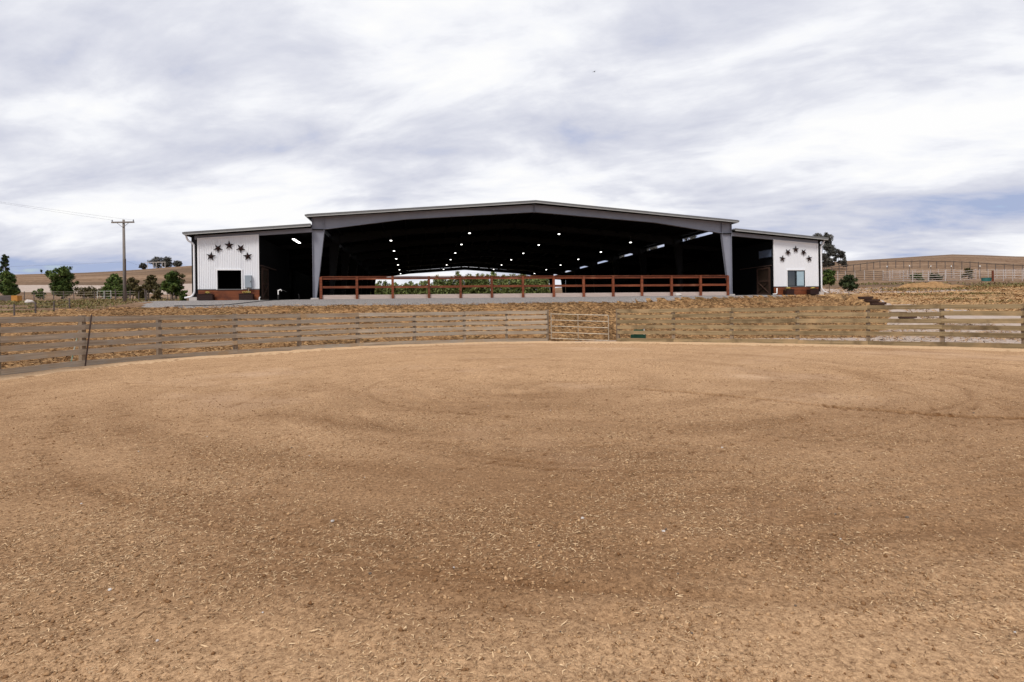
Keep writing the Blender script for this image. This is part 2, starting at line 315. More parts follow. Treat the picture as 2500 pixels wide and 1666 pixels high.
def terrain(x, y):
    x = np.asarray(x, float); y = np.asarray(y, float); u, v = uv(x, y); d = fdist(x, y)
    r = np.maximum(y, .6*np.hypot(x, y)); yy = np.maximum(y, .35*np.abs(x)+1); pxe = 1250+1420*x/yy
    # plateau levels
    hl = 2.02+np.maximum(v-35, 0)*.042
    ave = apron_v(u)
    hc = np.interp(v-ave, [0, 3, 200], [2.08, 2.5, 2.52])
    hc = np.where(u > 14, np.interp(v-ave, [0, 1.5, 200], [2.3, 2.5, 2.52]), hc)
    hr = np.interp(y, [16, 21, 28, 36, 44, 60, 85, 110], [0.02, .08, .50, 1.0, 1.72, 3.1, 5.3, 7.0])
    wl = sstep((u+13.6)/-7.0); 
    plate = hc*(1-wl)+hl*wl
    e = ave-v; za = np.interp(u, [-20, -8, 14, 20, 27], [1.98, 2.08, 2.08, 2.3, 2.36])
    toe = np.interp(u, TOE_U, TOE_D)
    s = np.clip((d-toe)/np.maximum(d-toe+np.maximum(e, 0), .01), 0, 1)
    bank = za*(.35*s+.65*sstep(s))
    h = np.where(e > 0, bank, plate)
    # right-hand ramp beside the bank, left of it the rounded end of the bank
    edge = 28.6+.30*fbm(x*.5, y*.5, 2)
    wr = sstep((u-edge)/np.where(v < 36.5, 2.2, 4.5))
    h = h*(1-wr)+np.maximum(hr, 0)*wr
    # pad stays flat
    pad = sstep(1-np.maximum(np.maximum(-14.6-u, u-30.6), np.maximum(V0-.3-v, v-V1-6))/3.0)
    pad = np.where((e > 0), 0, pad)
    h = h*(1-pad)+ZP*pad
    # cut steps
    xs_ = np.interp(y, [32, 37.5], [21.7, 22.75]); st = np.interp(y, STY, STZ)
    ws = sstep((1.15-np.abs(x-xs_-.1))/.45)*((y > 31.3) & (y < 38.4))
    h = h*(1-ws)+st*ws
    # far hills
    rc = np.interp(pxe, [0, 900, 1700, 2500], [215, 215, 175, 170]); r0 = np.interp(pxe, [0, 500, 900, 1700, 2010], [88, 100, 130, 130, 96])
    top = np.interp(pxe, HX, HZ)
    t = np.clip((r-r0)/(rc-r0), 0, 1)
    hb = np.where(pxe < 1250, 4.4, np.interp(pxe, [1250, 1950], [2.52, 6.0]))
    far = hb+(top-hb)*(.62*t+.38*np.sin(t*np.pi/2)) - np.maximum(r-rc, 0)*.035
    wf = sstep((r-r0+16)/26) 
    h = np.where(y > 0, h*(1-wf)+np.where(r < r0, np.minimum(h, hb), far)*wf, h)
    # roughness
    amp = np.where(d < 1.0, .02, np.where((u > 31) & (y > 36), .11, .075))*(1-pad*.95); amp = np.where((e <= 0.2) & (u > -17) & (u < 28) & (v < V0), .025, amp)
    h = h+amp*fbm(x*.9, y*.9, 4)+np.where(r > 60, .25, 0)*sstep((r-60)/40)*fbm(x*.06, y*.06, 3, 2)
    h = np.where(d < .0, np.minimum(-.35, h), np.maximum(h, .012))
    h = np.where(y < 3, np.where(d < 0, -.35, .012+.02*fbm(x*.1, y*.1)), h)
    return h
def tz(x, y): return float(terrain(np.array([x]), np.array([y]))[0])
def at_px(px, Y): return (px-1250)/1420*Y

# ------------------------------------------------------------------ ground sheet split by what covers it
def axis(lo, hi, step, far_lo, far_hi, g=1.09):
    a = list(np.arange(lo, hi+1e-6, step)); s = step
    while a[-1] < far_hi: s *= g; a.append(a[-1]+s)
    s = step
    while a[0] > far_lo: s *= g; a.insert(0, a[0]-s)
    return np.array(a)
def build_ground():
    xs = axis(-27, 34, .25, -1500, 1500); ys = axis(14, 46, .25, -300, 1500)
    X, Y = np.meshgrid(xs, ys); nx, ny = len(xs), len(ys)
    Z = terrain(X.ravel(), Y.ravel()).reshape(X.shape)
    V = np.stack([X.ravel(), Y.ravel(), Z.ravel()], 1)
    i, j = np.meshgrid(np.arange(nx-1), np.arange(ny-1)); a = (j*nx+i).ravel()
    F = np.stack([a, a+1, a+nx+1, a+nx], 1)
    C = V[F].mean(1); cx, cy = C[:, 0], C[:, 1]; u, v = uv(cx, cy); d = fdist(cx, cy)
    n = fbm(cx*.8, cy*.8, 3, 1); n2 = fbm(cx*.15, cy*.15, 3, 3)
    zone = np.zeros(len(F), int)                                    # 0 pasture
    ave = apron_v(u)
    bankz = (d > -.6) & (v < ave+.25*n) & (u > -24) & (u < 30.0+1.2*n) & (cy > 6)
    zone[bankz] = 1
    toe = np.interp(u, TOE_U, TOE_D)-.15
    zone[(d > -.6) & (d < toe+.5*n) & (cy > 4) & (cy < 34) & ((u < -3) | (u > 8))] = 3
    # ramp road: from the right-hand fence back and up towards the steps
    road_l = np.interp(cy, [14, 22, 28, 34, 44], [12, 14.0, 17.0, 22.2, 26.6]); road_r = np.interp(cy, [14, 22, 28, 33, 38, 45], [60, 60, 34, 30.5, 29.9, 30.0])
    zone[(cx > road_l+.5*n) & (cx < road_r+1.2*n) & (cy < 44+.5*n) & (d > -.6) & (cy > 3)] = 3
    zone[(v > ave+.25*n) & (v < V0+.1) & (u > -14.9+.5*n) & (u < 27.5+.8*n)] = 2
    zone[(u > -15.5+1.0*n) & (u < -13) & (v > 37) & (v < 42+n)] = 2
    zone[(zone == 0) & (cy > 106) & (cy < 121) & (cx < -58)] = 3
    zone[(zone == 0) & (u > 29) & (cy > 36) & (cy < 66+3*n2) & (cx < 70)] = 5
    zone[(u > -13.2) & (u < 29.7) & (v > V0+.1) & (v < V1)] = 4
    zone[(u > 31) & (u < 60) & (v > 52+3*n2) & (v < 60+4*n2)] = 3
    zone[(np.abs(u-UC) < 30) & (v > V1) & (v < V1+5)] = 3
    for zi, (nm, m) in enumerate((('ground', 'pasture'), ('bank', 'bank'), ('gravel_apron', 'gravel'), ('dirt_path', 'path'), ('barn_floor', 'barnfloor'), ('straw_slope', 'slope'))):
        f = F[zone == zi]; used, inv = np.unique(f, return_inverse=True)
        o = np_mesh(nm, V[used], inv.reshape(f.shape), M[m], smooth=True); tag(o, kind='structure')
build_ground()

# arena surface
ACX, ACY = 2.5, 12.0
TRACK = np.array([(2.6, 11.7), (3.4, 11.1), (4.3, 10.2), (5.2, 9.2), (6.4, 8.35), (7.6, 8.1), (9.5, 8.0)])
def seg_d(x, y, P):
    d = np.full(x.shape, 1e9)
    for (ax, ay), (bx, by) in zip(P[:-1], P[1:]):
        ex, ey = bx-ax, by-ay; t = np.clip(((x-ax)*ex+(y-ay)*ey)/(ex*ex+ey*ey), 0, 1)
        d = np.minimum(d, np.hypot(x-ax-t*ex, y-ay-t*ey))
    return d
ARCS = []
for _i in range(110):
    ARCS.append((rng.uniform(5.0, 17.0), rng.uniform(-math.pi, math.pi), rng.uniform(.25, 1.1), rng.uniform(.022, .05), rng.uniform(.006, .02), rng.uniform(-.35, .35), rng.uniform(-1.2, 1.2), rng.uniform(-1.5, 1.5)))
def arcs(x, y):
    s = np.zeros(x.shape); wob = .10*fbm(x*.5, y*.5, 2, 2)
    for R, a0, ext, w, dp, tilt, ox, oy in ARCS:
        rr = np.hypot(x-ACX-ox, (y-ACY-oy)*1.12)+wob; da = np.angle(np.exp(1j*(np.arctan2(y-ACY-oy, x-ACX-ox)-a0)))
        f = np.clip((ext-np.abs(da))*3, 0, 1); s = np.maximum(s, f*dp/.03*np.exp(-((rr-R-tilt*da)/w)**2))
    return s
DENTS = [(rng.uniform(-10, 13), rng.uniform(2.5, 20), rng.uniform(.05, .12), rng.uniform(.012, .03)) for _ in range(170)]
def arena_h(x, y):
    d = fdist(x, y)
    rr = np.hypot(x-ACX, (y-ACY)*1.15); an = np.arctan2(y-ACY, x-ACX)
    wob = 1.2*fbm(x*.25, y*.25, 2, 2)
    h = -.02+.020*fbm(x*.5, y*.5, 3)+.012*fbm(x*2.2, y*2.2, 3, 1)+.008*fbm(x*9, y*9, 3, 3)
    g = np.sin((rr+wob)*2*np.pi/.42); msk = np.clip(.5+1.1*fbm(x*.22+5, y*.22, 2, 4), 0, 1)
    h += .019*np.clip(msk*1.3, 0, 1)*np.sign(g)*np.abs(g)**1.4
    h += -.06*np.exp(-(seg_d(x, y, TRACK)/.06)**2)+.014*np.exp(-((seg_d(x, y, TRACK)-.15)/.07)**2)
    h = h-.026*arcs(x, y)
    for dx, dy, rd, dp in DENTS:
        q = ((x-dx)**2+(y-dy)**2)/rd**2
        h += np.where(q < 9, -dp*np.exp(-q)+dp*.45*np.exp(-(np.sqrt(q)-1.5)**2*3), 0)
    h += .07*np.exp(-(np.minimum(d, 0)/.45)**2)
    return np.where(d > .1, -.03, h)
def build_arena():
    xs = np.concatenate([np.arange(-15, -4, .13), np.arange(-4, 9, .055), np.arange(9, 20.6, .11)])
    y = [-25.]; 
    while y[-1] < 1.2: y.append(y[-1]+.6)
    while y[-1] < 31: y.append(y[-1]+max(.035, min(.10, (y[-1])*.011)))
    ys = np.array(y); X, Y = np.meshgrid(xs, ys); nx, ny = len(xs), len(ys)
    x, y = X.ravel(), Y.ravel(); d = fdist(x, y); Z = arena_h(x, y)
    V = np.stack([x, y, Z], 1); i, j = np.meshgrid(np.arange(nx-1), np.arange(ny-1)); a = (j*nx+i).ravel()
    F = np.stack([a, a+1, a+nx+1, a+nx], 1); dc = d[F].min(1); F = F[dc < .3]
    C = V[F].mean(1); df = fdist(C[:, 0], C[:, 1]); n = fbm(C[:, 0]*.9, C[:, 1]*.9, 3, 2)
    mi = ((df > -.75+.35*n) & (rng.random(len(F)) < np.clip((df+1.1+.35*n)/.7, 0, 1))).astype(int)
    used, inv = np.unique(F, return_inverse=True)
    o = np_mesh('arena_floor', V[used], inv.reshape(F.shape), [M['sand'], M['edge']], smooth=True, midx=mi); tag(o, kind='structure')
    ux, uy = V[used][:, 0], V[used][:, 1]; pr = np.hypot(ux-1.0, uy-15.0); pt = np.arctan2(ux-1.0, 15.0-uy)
    sweep = fbm(pt*2.2, pr*1.5, 4, 1)                               # raked bands; shade among chips and in grooves is painted into the sand
    shade_amt = (np.clip((14.5-uy)/9.5, 0, 1)+.55*sweep+.35*fbm(ux*.28, uy*.28, 3, 1)+.2*fbm(ux*1.3, uy*1.3, 3, 4))*np.clip((uy-2.75+.8*fbm(ux*.45, uy*.5, 3, 3))/.9, 0, 1)
    shade_amt = np.clip(shade_amt, 0, 1)*np.clip((uy+1)/3, 0, 1)
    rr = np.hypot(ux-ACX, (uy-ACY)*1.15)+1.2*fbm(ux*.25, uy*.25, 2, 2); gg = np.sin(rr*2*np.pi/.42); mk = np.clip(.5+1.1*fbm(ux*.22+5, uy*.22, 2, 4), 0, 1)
    shade_amt = shade_amt*.64+.22*mk*np.clip(-gg, 0, 1)*(rng.random(len(gg))*.5+.5)+1.0*np.exp(-(seg_d(ux, uy, TRACK)/.07)**2)+.75*arcs(ux, uy)*np.clip(.75+.9*fbm(ux*2, uy*2, 3, 1), 0, 1)+.5*(rng.random(len(gg)) < .012)*(uy > 6)
    at = o.data.attributes.new('painted_shade', 'FLOAT', 'POINT'); at.data.foreach_set('value', np.clip(shade_amt, 0, 1).astype(np.float32))
build_arena()

def ribbons(P, L, Wd, yaw, pitch, bend, lift):
    """bent flat strips: 2 quads each"""
    n = len(P); dx = np.cos(yaw)*np.cos(pitch); dy = np.sin(yaw)*np.cos(pitch); dz = np.sin(pitch)
    D = np.stack([dx, dy, dz], 1)*(L/2)[:, None]; roll = rng.uniform(-.9, .9, n)
    Sd = np.stack([-np.sin(yaw)*np.cos(roll), np.cos(yaw)*np.cos(roll), np.sin(roll)], 1)*(Wd/2)[:, None]
    C = P+np.array([0, 0, 1])*lift[:, None]; B = np.stack([-np.sin(yaw), np.cos(yaw), np.zeros(n)], 1)*bend[:, None]+np.array([0, 0, 1])*(np.abs(bend)*.6)[:, None]
    V = np.stack([C-D-Sd*.5, C-D+Sd*.5, C+B-Sd, C+B+Sd, C+D-Sd*.45, C+D+Sd*.45], 1).reshape(-1, 3)
    b = np.arange(n)*6
    F = np.concatenate([np.stack([b, b+2, b+3, b+1], 1), np.stack([b+2, b+4, b+5, b+3], 1)])
    return V, F
def build_fibres():
    n = 620000
    r = 1.8+20*rng.random(n)**1.75; th = rng.uniform(-R_(62), R_(62), n)
    x = r*np.sin(th); y = r*np.cos(th)
    cl = fbm(x*.7, y*.7, 3, 5)+.6*fbm(x*3, y*3, 2, 1); k = (rng.random(n) < np.clip(.5+.9*cl, .1, 1)*np.clip((r-2.2+fbm(x*.6, y*.6, 2, 1))/2.2, .25, 1)) & (fdist(x, y) < -.3) 
    x, y = x[k], y[k]; n = len(x)
    L = rng.gamma(2.0, .0062, n)+.007; L = np.minimum(L, .055); Wd = rng.uniform(.002, .0065, n)*(1+L*5)
    V, F = ribbons(np.stack([x, y, arena_h(x, y)], 1), L, Wd, rng.uniform(0, 6.283, n), rng.normal(0, .22, n), rng.normal(0, .16, n)*L, rng.uniform(.001, .008, n))
    t = np.clip(rng.beta(.8, 1.0, n), 0, 1); o = np_mesh('wood_fibres', V, F, M['fibre'], tint=np.concatenate([t, t]))
    tag(o, 'pale shredded wood fibres scattered over the brown arena footing', 'wood fibres', kind='stuff')
build_fibres()
def build_clods():
    n = 150000; r = 1.9+16*rng.random(n)**1.8; th = rng.uniform(-R_(62), R_(62), n); x = r*np.sin(th); y = r*np.cos(th)
    k = (fdist(x, y) < -.3) & (rng.random(n) < np.clip(.55+1.0*fbm(x*1.1, y*1.1, 3, 2), .08, 1)); x, y = x[k], y[k]; n = len(x)
    R = .0022+rng.gamma(1.6, .0022, n); R = np.minimum(R, .017); z = arena_h(x, y)+R*.25
    D = np.array([(1, 0, 0), (0, 1, 0), (-1, 0, 0), (0, -1, 0), (0, 0, .8), (0, 0, -.8)]); a = rng.uniform(0, 6.283, n); c_, s_ = np.cos(a), np.sin(a)
    off = D[None]*rng.uniform(.7, 1.35, (n, 6, 1))+rng.normal(0, .16, (n, 6, 3)); ox = off[..., 0]*c_[:, None]-off[..., 1]*s_[:, None]; oy = off[..., 0]*s_[:, None]+off[..., 1]*c_[:, None]
    V = np.stack([x[:, None]+ox*R[:, None], y[:, None]+oy*R[:, None], z[:, None]+off[..., 2]*R[:, None]], 2).reshape(-1, 3)
    T = np.array([(0, 1, 4), (1, 2, 4), (2, 3, 4), (3, 0, 4), (1, 0, 5), (2, 1, 5), (3, 2, 5), (0, 3, 5)]); F = (np.arange(n)[:, None, None]*6+T[None]).reshape(-1, 3)
    t = np.repeat(rng.beta(1.2, 1.0, n), 8); tag(np_mesh('dirt_clods', V, F, M['clod'], tint=t), 'small brown dirt clods and grains covering the arena footing', 'dirt clods', kind='stuff')
build_clods()
def blob(mb, c, r, m=None, seg=6, rings=4, jit=.2, flat=.7):
    vs = [(c[0], c[1], c[2]-r*flat)]; fs = []
    for i in range(1, rings):
        p = -math.pi/2+math.pi*i/rings
        for k in range(seg):
            a = 2*math.pi*k/seg; q = r*(1+random.uniform(-jit, jit)); vs.append((c[0]+q*math.cos(p)*math.cos(a), c[1]+q*math.cos(p)*math.sin(a), c[2]+q*flat*math.sin(p)))
    vs.append((c[0], c[1], c[2]+r*flat*.9)); T = len(vs)-1
    for k in range(seg): fs.append((0, 1+(k+1) % seg, 1+k)); fs.append((T, T-seg+k, T-seg+(k+1) % seg))
    for i in range(rings-2):
        for k in range(seg): a = 1+i*seg; fs.append((a+k, a+(k+1) % seg, a+seg+(k+1) % seg, a+seg+k))
    mb.add(vs, fs, m)
mb = MB()
for _ in range(55):
    r = 2.3+9*random.random()**1.4; t = R_(random.uniform(-50, 50)); x, y = r*math.sin(t), r*math.cos(t)
    blob(mb, (x, y, float(arena_h(np.array([x]), np.array([y]))[0])+.004), random.uniform(.005, .016), random.choice([M['rock'], M['concrete'], M['bark'], M['bark']]))
tag(mb.build('pebbles', None), 'small grey and dark pebbles and clods lying on the arena footing', 'pebbles', kind='stuff')

def build_straw():
    n = 170000; x = rng.uniform(-24, 27, n); y = rng.uniform(14, 44, n); u, v = uv(x, y); d = fdist(x, y); ave = apron_v(u)
    cl = fbm(x*.9, y*.9, 3, 4)
    k = (d > .25) & (v < ave-.05) & (u < 29.5) & (u > -24) & (rng.random(n) < np.clip(.62+.9*cl, .1, 1)*np.where(d < np.interp(u, TOE_U, TOE_D), .12, 1))
    k &= ~((np.abs(x-np.interp(y, [32, 37.5], [21.8, 22.85])) < .85) & (y > 31.2) & (y < 38.5))
    x, y = x[k], y[k]; n = len(x); L = rng.uniform(.10, .34, n); Wd = rng.uniform(.012, .034, n)
    V, F = ribbons(np.stack([x, y, terrain(x, y)], 1), L, Wd, rng.uniform(0, 6.283, n), rng.normal(.12, .3, n), rng.normal(0, .2, n)*L, rng.uniform(.01, .09, n))
    t = np.clip(rng.beta(.8, 1.15, n)+.35*(fbm(x*.6, y*.6, 2, 2) > .12), 0, 1)
    tag(np_mesh('dry_straw', V, F, M['straw'], tint=np.concatenate([t, t])), 'loose golden and brown straw mulch covering the slope below the barn', 'straw', kind='stuff')
build_straw()
def build_slope_straw():
    n = 26000; x = rng.uniform(20, 62, n); y = rng.uniform(36, 68, n); u, v = uv(x, y); k = (u > 30) & (rng.random(n) < np.clip(.5+1.3*fbm(x*.4, y*.4, 3, 1), .03, 1))
    x, y = x[k], y[k]; n = len(x); L = rng.uniform(.15, .5, n)
    V, F = ribbons(np.stack([x, y, terrain(x, y)], 1), L, rng.uniform(.03, .08, n), rng.uniform(0, 6.283, n), rng.normal(.2, .35, n), rng.normal(0, .2, n)*L, rng.uniform(.01, .12, n))
    t = np.clip(rng.beta(.8, 1.1, n), 0, 1)
    tag(np_mesh('dry_straw', V, F, M['straw'], tint=np.concatenate([t, t])), 'loose golden straw over the open slope right of the barn', 'straw', kind='stuff')
build_slope_straw()
def build_grass():
    P = []
    def patch(px, Y, rx, ry, n):
        X = at_px(px, Y); a = rng.normal(0, 1, (n, 2)); n = int(n*.8); a = a[:n]; P.append(np.stack([X+a[:, 0]*rx*.5, Y+a[:, 1]*ry*.5], 1))
    for px, Y, rx, ry, n in ((10, 31, 2.2, .8, 700), (60, 34, 3, 1, 500), (90, 52, 6, 2, 900), (160, 50, 5, 2, 800), (200, 38, 3, .9, 700), (145, 36, 2, .8, 400), (250, 45, 4, 2, 600),
                             (270, 58, 6, 3, 800), (120, 42, 3, 1, 400), (330, 60, 6, 2, 600), (40, 44, 3, 1.2, 450), (225, 33, 1.6, .6, 250), (400, 52, 4, 2, 400),
                             (2230, 62, 5, 2, 600), (2260, 54, 3, 1, 350), (2390, 54, 3, .8, 500), (2420, 66, 6, 2, 900), (2480, 70, 5, 4, 800), (2360, 62, 3, 1, 300), (2180, 75, 8, 2, 500), (2330, 48, 2, .6, 250), (2440, 45, 3, 1, 300)):
        patch(px, Y, rx, ry, n)
    P = np.concatenate(P); x, y = P[:, 0], P[:, 1]; n = len(x); L = rng.uniform(.08, .24, n)*(y/45); yaw = rng.uniform(0, 6.283, n)
    V, F = ribbons(np.stack([x, y, terrain(x, y)], 1), L, rng.uniform(.03, .08, n)*(y/45), yaw, rng.uniform(.3, 1.3, n), rng.normal(0, .2, n)*L, L*.35)
    t = rng.beta(1.0, 1.4, n); tag(np_mesh('grass', V, F, M['greygrass'], tint=np.concatenate([t, t])), 'low patches of dull green grass and weeds on the dry pasture', 'grass', kind='stuff')
build_grass()

# ------------------------------------------------------------------ the covered arena building
bx, by = xy(UC, V0); BO = Vector((bx, by, ZP))
barn = empty('riding_arena_barn', BO, TH, 'long open-fronted riding arena barn with grey steel frame and white end panels', 'barn')
def BW(u, v, z): x, y = xy(u, v); return Vector((x, y, z))
def pu(u): return u-UC
def pv(v): return v-V0
def pz(z): return z-ZP
class BB(MB):                    # box in building coordinates
    def b(s, u0, u1, v0, v1, z0, z1, m=None): return s.box(pu(u0), pu(u1), pv(v0), pv(v1), pz(z0), pz(z1), m)
    def pr(s, pts, v0, v1, m=None): return s.prism([(pu(a), pz(b)) for a, b in pts], pv(v0), pv(v1), m)
UL, UR = -6.15, 22.59            # outer faces of the main columns
EL, ER = -6.35, 22.79
OV0, OV1 = V0-.42, V1+.42
for sgn in (0, 1):
    f = (lambda u: u) if not sgn else (lambda u: 2*UC-u)
    # main roof slab
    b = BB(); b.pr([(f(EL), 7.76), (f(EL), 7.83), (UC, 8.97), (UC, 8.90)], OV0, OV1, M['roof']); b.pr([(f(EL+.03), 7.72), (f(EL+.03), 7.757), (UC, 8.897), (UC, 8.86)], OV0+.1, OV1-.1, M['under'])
    b.build('roof', None, barn)
    b = BB(); b.pr([(f(EL-.04), 7.70), (f(EL-.04), 7.845), (UC, 8.985), (UC, 8.84)], OV0-.05, OV0-.003, M['fascia']); b.build('fascia', None, barn)
    b = BB(); b.pr([(f(EL-.06), 7.66), (f(EL-.06), 7.705), (UC, 8.845), (UC, 8.80)], OV0-.075, OV0-.006, M['lip']); b.build('drip_edge', None, barn)
    b = BB(); b.pr([(f(EL-.16), 7.83), (f(EL-.16), 7.74), (f(EL-.05), 7.66), (f(EL-.002), 7.66), (f(EL-.002), 7.83)], OV0, OV1, M['fascia']); b.build('gutter', None, barn)
    # wing roof
    b = BB(); b.pr([(f(-13.42), 6.58), (f(-13.42), 6.65), (f(-6.17), 7.25), (f(-6.17), 7.18)], OV0, OV1, M['roof']); b.pr([(f(-13.38), 6.54), (f(-13.38), 6.577), (f(-6.17), 7.177), (f(-6.17), 7.14)], OV0+.1, OV1-.1, M['under'])
    b.build('roof', None, barn)
    b = BB(); b.pr([(f(-13.46), 6.52), (f(-13.46), 6.665), (f(-6.155), 7.265), (f(-6.155), 7.12)], OV0-.05, OV0-.003, M['fascia']); b.build('fascia', None, barn)
    b = BB(); b.pr([(f(-13.48), 6.48), (f(-13.48), 6.525), (f(-6.155), 7.125), (f(-6.155), 7.08)], OV0-.075, OV0-.006, M['lip']); b.build('drip_edge', None, barn)
    b = BB(); b.pr([(f(-13.58), 6.66), (f(-13.58), 6.56), (f(-13.47), 6.47), (f(-13.422), 6.47), (f(-13.422), 6.66)], OV0, OV1, M['fascia']); b.build('gutter', None, barn)
    # wing front beam, corner column, outer wall, gable closure above the panel
    b = BB(); b.pr([(f(-13.05), 6.26), (f(-13.05), 6.50), (f(UL-.01), 7.06), (f(UL-.01), 6.80)], V0+.05, V0+.25, M['steel'] if sgn else M['steel'])
    b.build('wing_beam', None, barn)
    b = BB(); b.b(*sorted((f(-13.24), f(-12.87))), V0+.06, V0+.34, ZP+.22, 6.5, M['dsteel']); b.build('corner_column', None, barn)
    b = BB(); b.b(*sorted((f(-13.36), f(-12.80))), V0-.12, V0+.45, ZP-.4, ZP+.22, M['concrete']); b.build('footing', None, barn)
    b = BB()
    for k in range(NB*16):
        v = V0+.36+k*(V1-V0-.4)/(NB*16); w = (V1-V0-.4)/(NB*16)
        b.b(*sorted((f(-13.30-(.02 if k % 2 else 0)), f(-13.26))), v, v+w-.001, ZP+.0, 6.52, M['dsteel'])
    b.build('side_wall', None, barn)
    # eave strut over the clerestory gap and ledger along the wing roof
    b = BB(); b.b(*sorted((f(UL+.03), f(UL+.25))), V0+.3, V1-.1, 7.50, 7.66, M['dsteel']); b.build('eave_strut', None, barn)
    b = BB(); b.b(*sorted((f(UL+.03), f(UL+.2))), V0+.3, V1-.1, 7.06, 7.26, M['dsteel']); b.build('ledger', None, barn)
    # frames
    for i in range(NB+1):
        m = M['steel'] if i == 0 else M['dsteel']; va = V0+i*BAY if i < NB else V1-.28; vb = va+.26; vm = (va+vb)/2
        b = BB()
        b.pr([(f(UL+.02), ZP+.12), (f(UL+.20), ZP+.12), (f(-5.42), 6.95), (f(UL+.02), 6.95)], vm-.008, vm+.008, m)      # web
        b.b(*sorted((f(UL), f(UL+.02))), va, vb, ZP+.12, 6.95, m)
        b.pr([(f(UL+.20), ZP+.12), (f(UL+.222), ZP+.12), (f(-5.40), 6.95), (f(-5.422), 6.95)], va, vb, m)
        b.b(*sorted((f(UL-.02), f(UL+.26))), va-.01, vb+.01, ZP+.10, ZP+.12, m)
        b.b(*sorted((f(UL-.01), f(-5.38))), va-.005, vb+.005, 6.93, 6.985, m if i else M['dsteel'])
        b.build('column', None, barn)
        b = BB(); uq = [(-6.13, 7.69, 6.99), (-5.42, 7.745, 6.99), (-.36, 8.12, 7.70), (UC, 8.75, 8.30)]
        for (a0, t0, l0), (a1, t1, l1) in zip(uq[:-1], uq[1:]):
            b.pr([(f(a0), l0), (f(a0), t0), (f(a1), t1), (f(a1), l1)], vm-.008, vm+.008, m)
            b.pr([(f(a0), l0-.02), (f(a0), l0), (f(a1), l1), (f(a1), l1-.02)], va, vb, m)
            b.pr([(f(a0), t0), (f(a0), t0+.02), (f(a1), t1+.02), (f(a1), t1)], va, vb, m)
        for a, l, t in ((-6.145, 6.99, 7.69), (-5.42, 7.0, 7.74), (UC-.03, 8.30, 8.74)):
            b.b(*sorted((f(a-.012), f(a+.012))), va-.02, vb+.02, l-.05, t, m)
        b.build('rafter', None, barn)
        b = BB(); b.b(*sorted((f(UL-.12), f(UL+.36))), va-.12, vb+.12, ZP-.4, ZP+.10, M['concrete']); b.build('footing', None, barn)
        if i:
            b = BB(); b.pr([(f(-13.2), 6.22), (f(-13.2), 6.52), (f(UL-.02), 7.10), (f(UL-.02), 6.74)], vm-.07, vm+.07, M['dsteel']); b.build('wing_beam', None, barn)
            b = BB(); b.b(*sorted((f(-13.24), f(-13.0))), va, vb, ZP, 6.5, M['dsteel']); b.build('wall_column', None, barn)
    for k in range(9):
        u = -5.2+k*1.6; z = 7.757-.16+(u-EL)*.0785; b = BB(); b.b(*sorted((f(u), f(u+.07))), V0+.3, V1+.2, z-.10, z+.10, M['dsteel']); b.build('purlin', None, barn)
for i in range(NB):
    b = BB(); b.b(2*UC-(UL+.20), 2*UC-(UL+.14), V0+i*BAY+.3, V0+i*BAY+(2.3 if i == 0 else 3.2), 7.262, 7.498, M['dsteel']); b.build('clerestory_blocker', None, barn)  # added sheet that blocks part of the bright sky gap in each bay
# wing back walls (left one closed, right one closed beyond the aisle)
b = BB(); b.pr([(-13.24, ZP), (-13.24, 6.5), (-6.2, 7.1), (-6.2, ZP)], V1-.3, V1-.2, M['dsteel']); b.build('back_wall', None, barn)
b = BB(); b.pr([(24.6, ZP), (24.6, 6.95), (29.6, 6.5), (29.6, ZP)], V1-.3, V1-.2, M['dsteel']); b.build('back_wall', None, barn)
# stall fronts deep inside each wing
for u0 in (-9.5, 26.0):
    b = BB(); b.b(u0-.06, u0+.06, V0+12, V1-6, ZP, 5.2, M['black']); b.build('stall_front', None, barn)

def siding(u0, u1, zl, zr, zb, win, rib, step):
    """ribbed sheet from zb up to a raked top, with a window opening"""
    b = BB(); n = int((u1-u0)/step); wu0, wu1, wz0, wz1 = win
    cuts = sorted(set([u0+(u1-u0)*k/n for k in range(n+1)]+[wu0, wu1]))
    top = lambda u: zl+(zr-zl)*(u-u0)/(u1-u0)
    for k in range(len(cuts)-1):
        a, c = cuts[k], cuts[k+1]
        if c-a < .004: continue
        for lo, hi_a, hi_c in (((zb, wz0, wz0), (wz1, top(a), top(c))) if (a+c)/2 > wu0 and (a+c)/2 < wu1 else ((zb, top(a), top(c)),)):
            if hi_a-lo < .01: continue
            q = a+(c-a)*.45
            hq = hi_a+(hi_c-hi_a)*.45
            vs = [(a, V0+.02, lo), (a, V0+.02, hi_a), (a+.012, V0+.02-rib, lo), (a+.012, V0+.02-rib, hi_a), (q, V0+.02-rib, lo), (q, V0+.02-rib, hq), (q+.012, V0+.02, lo), (q+.012, V0+.02, hq), (c, V0+.02, lo), (c, V0+.02, hi_c)]
            b.add([(pu(x), pv(y), pz(z)) for x, y, z in vs], [(0, 2, 3, 1), (2, 4, 5, 3), (4, 6, 7, 5), (6, 8, 9, 7)], M['white'])
    return b
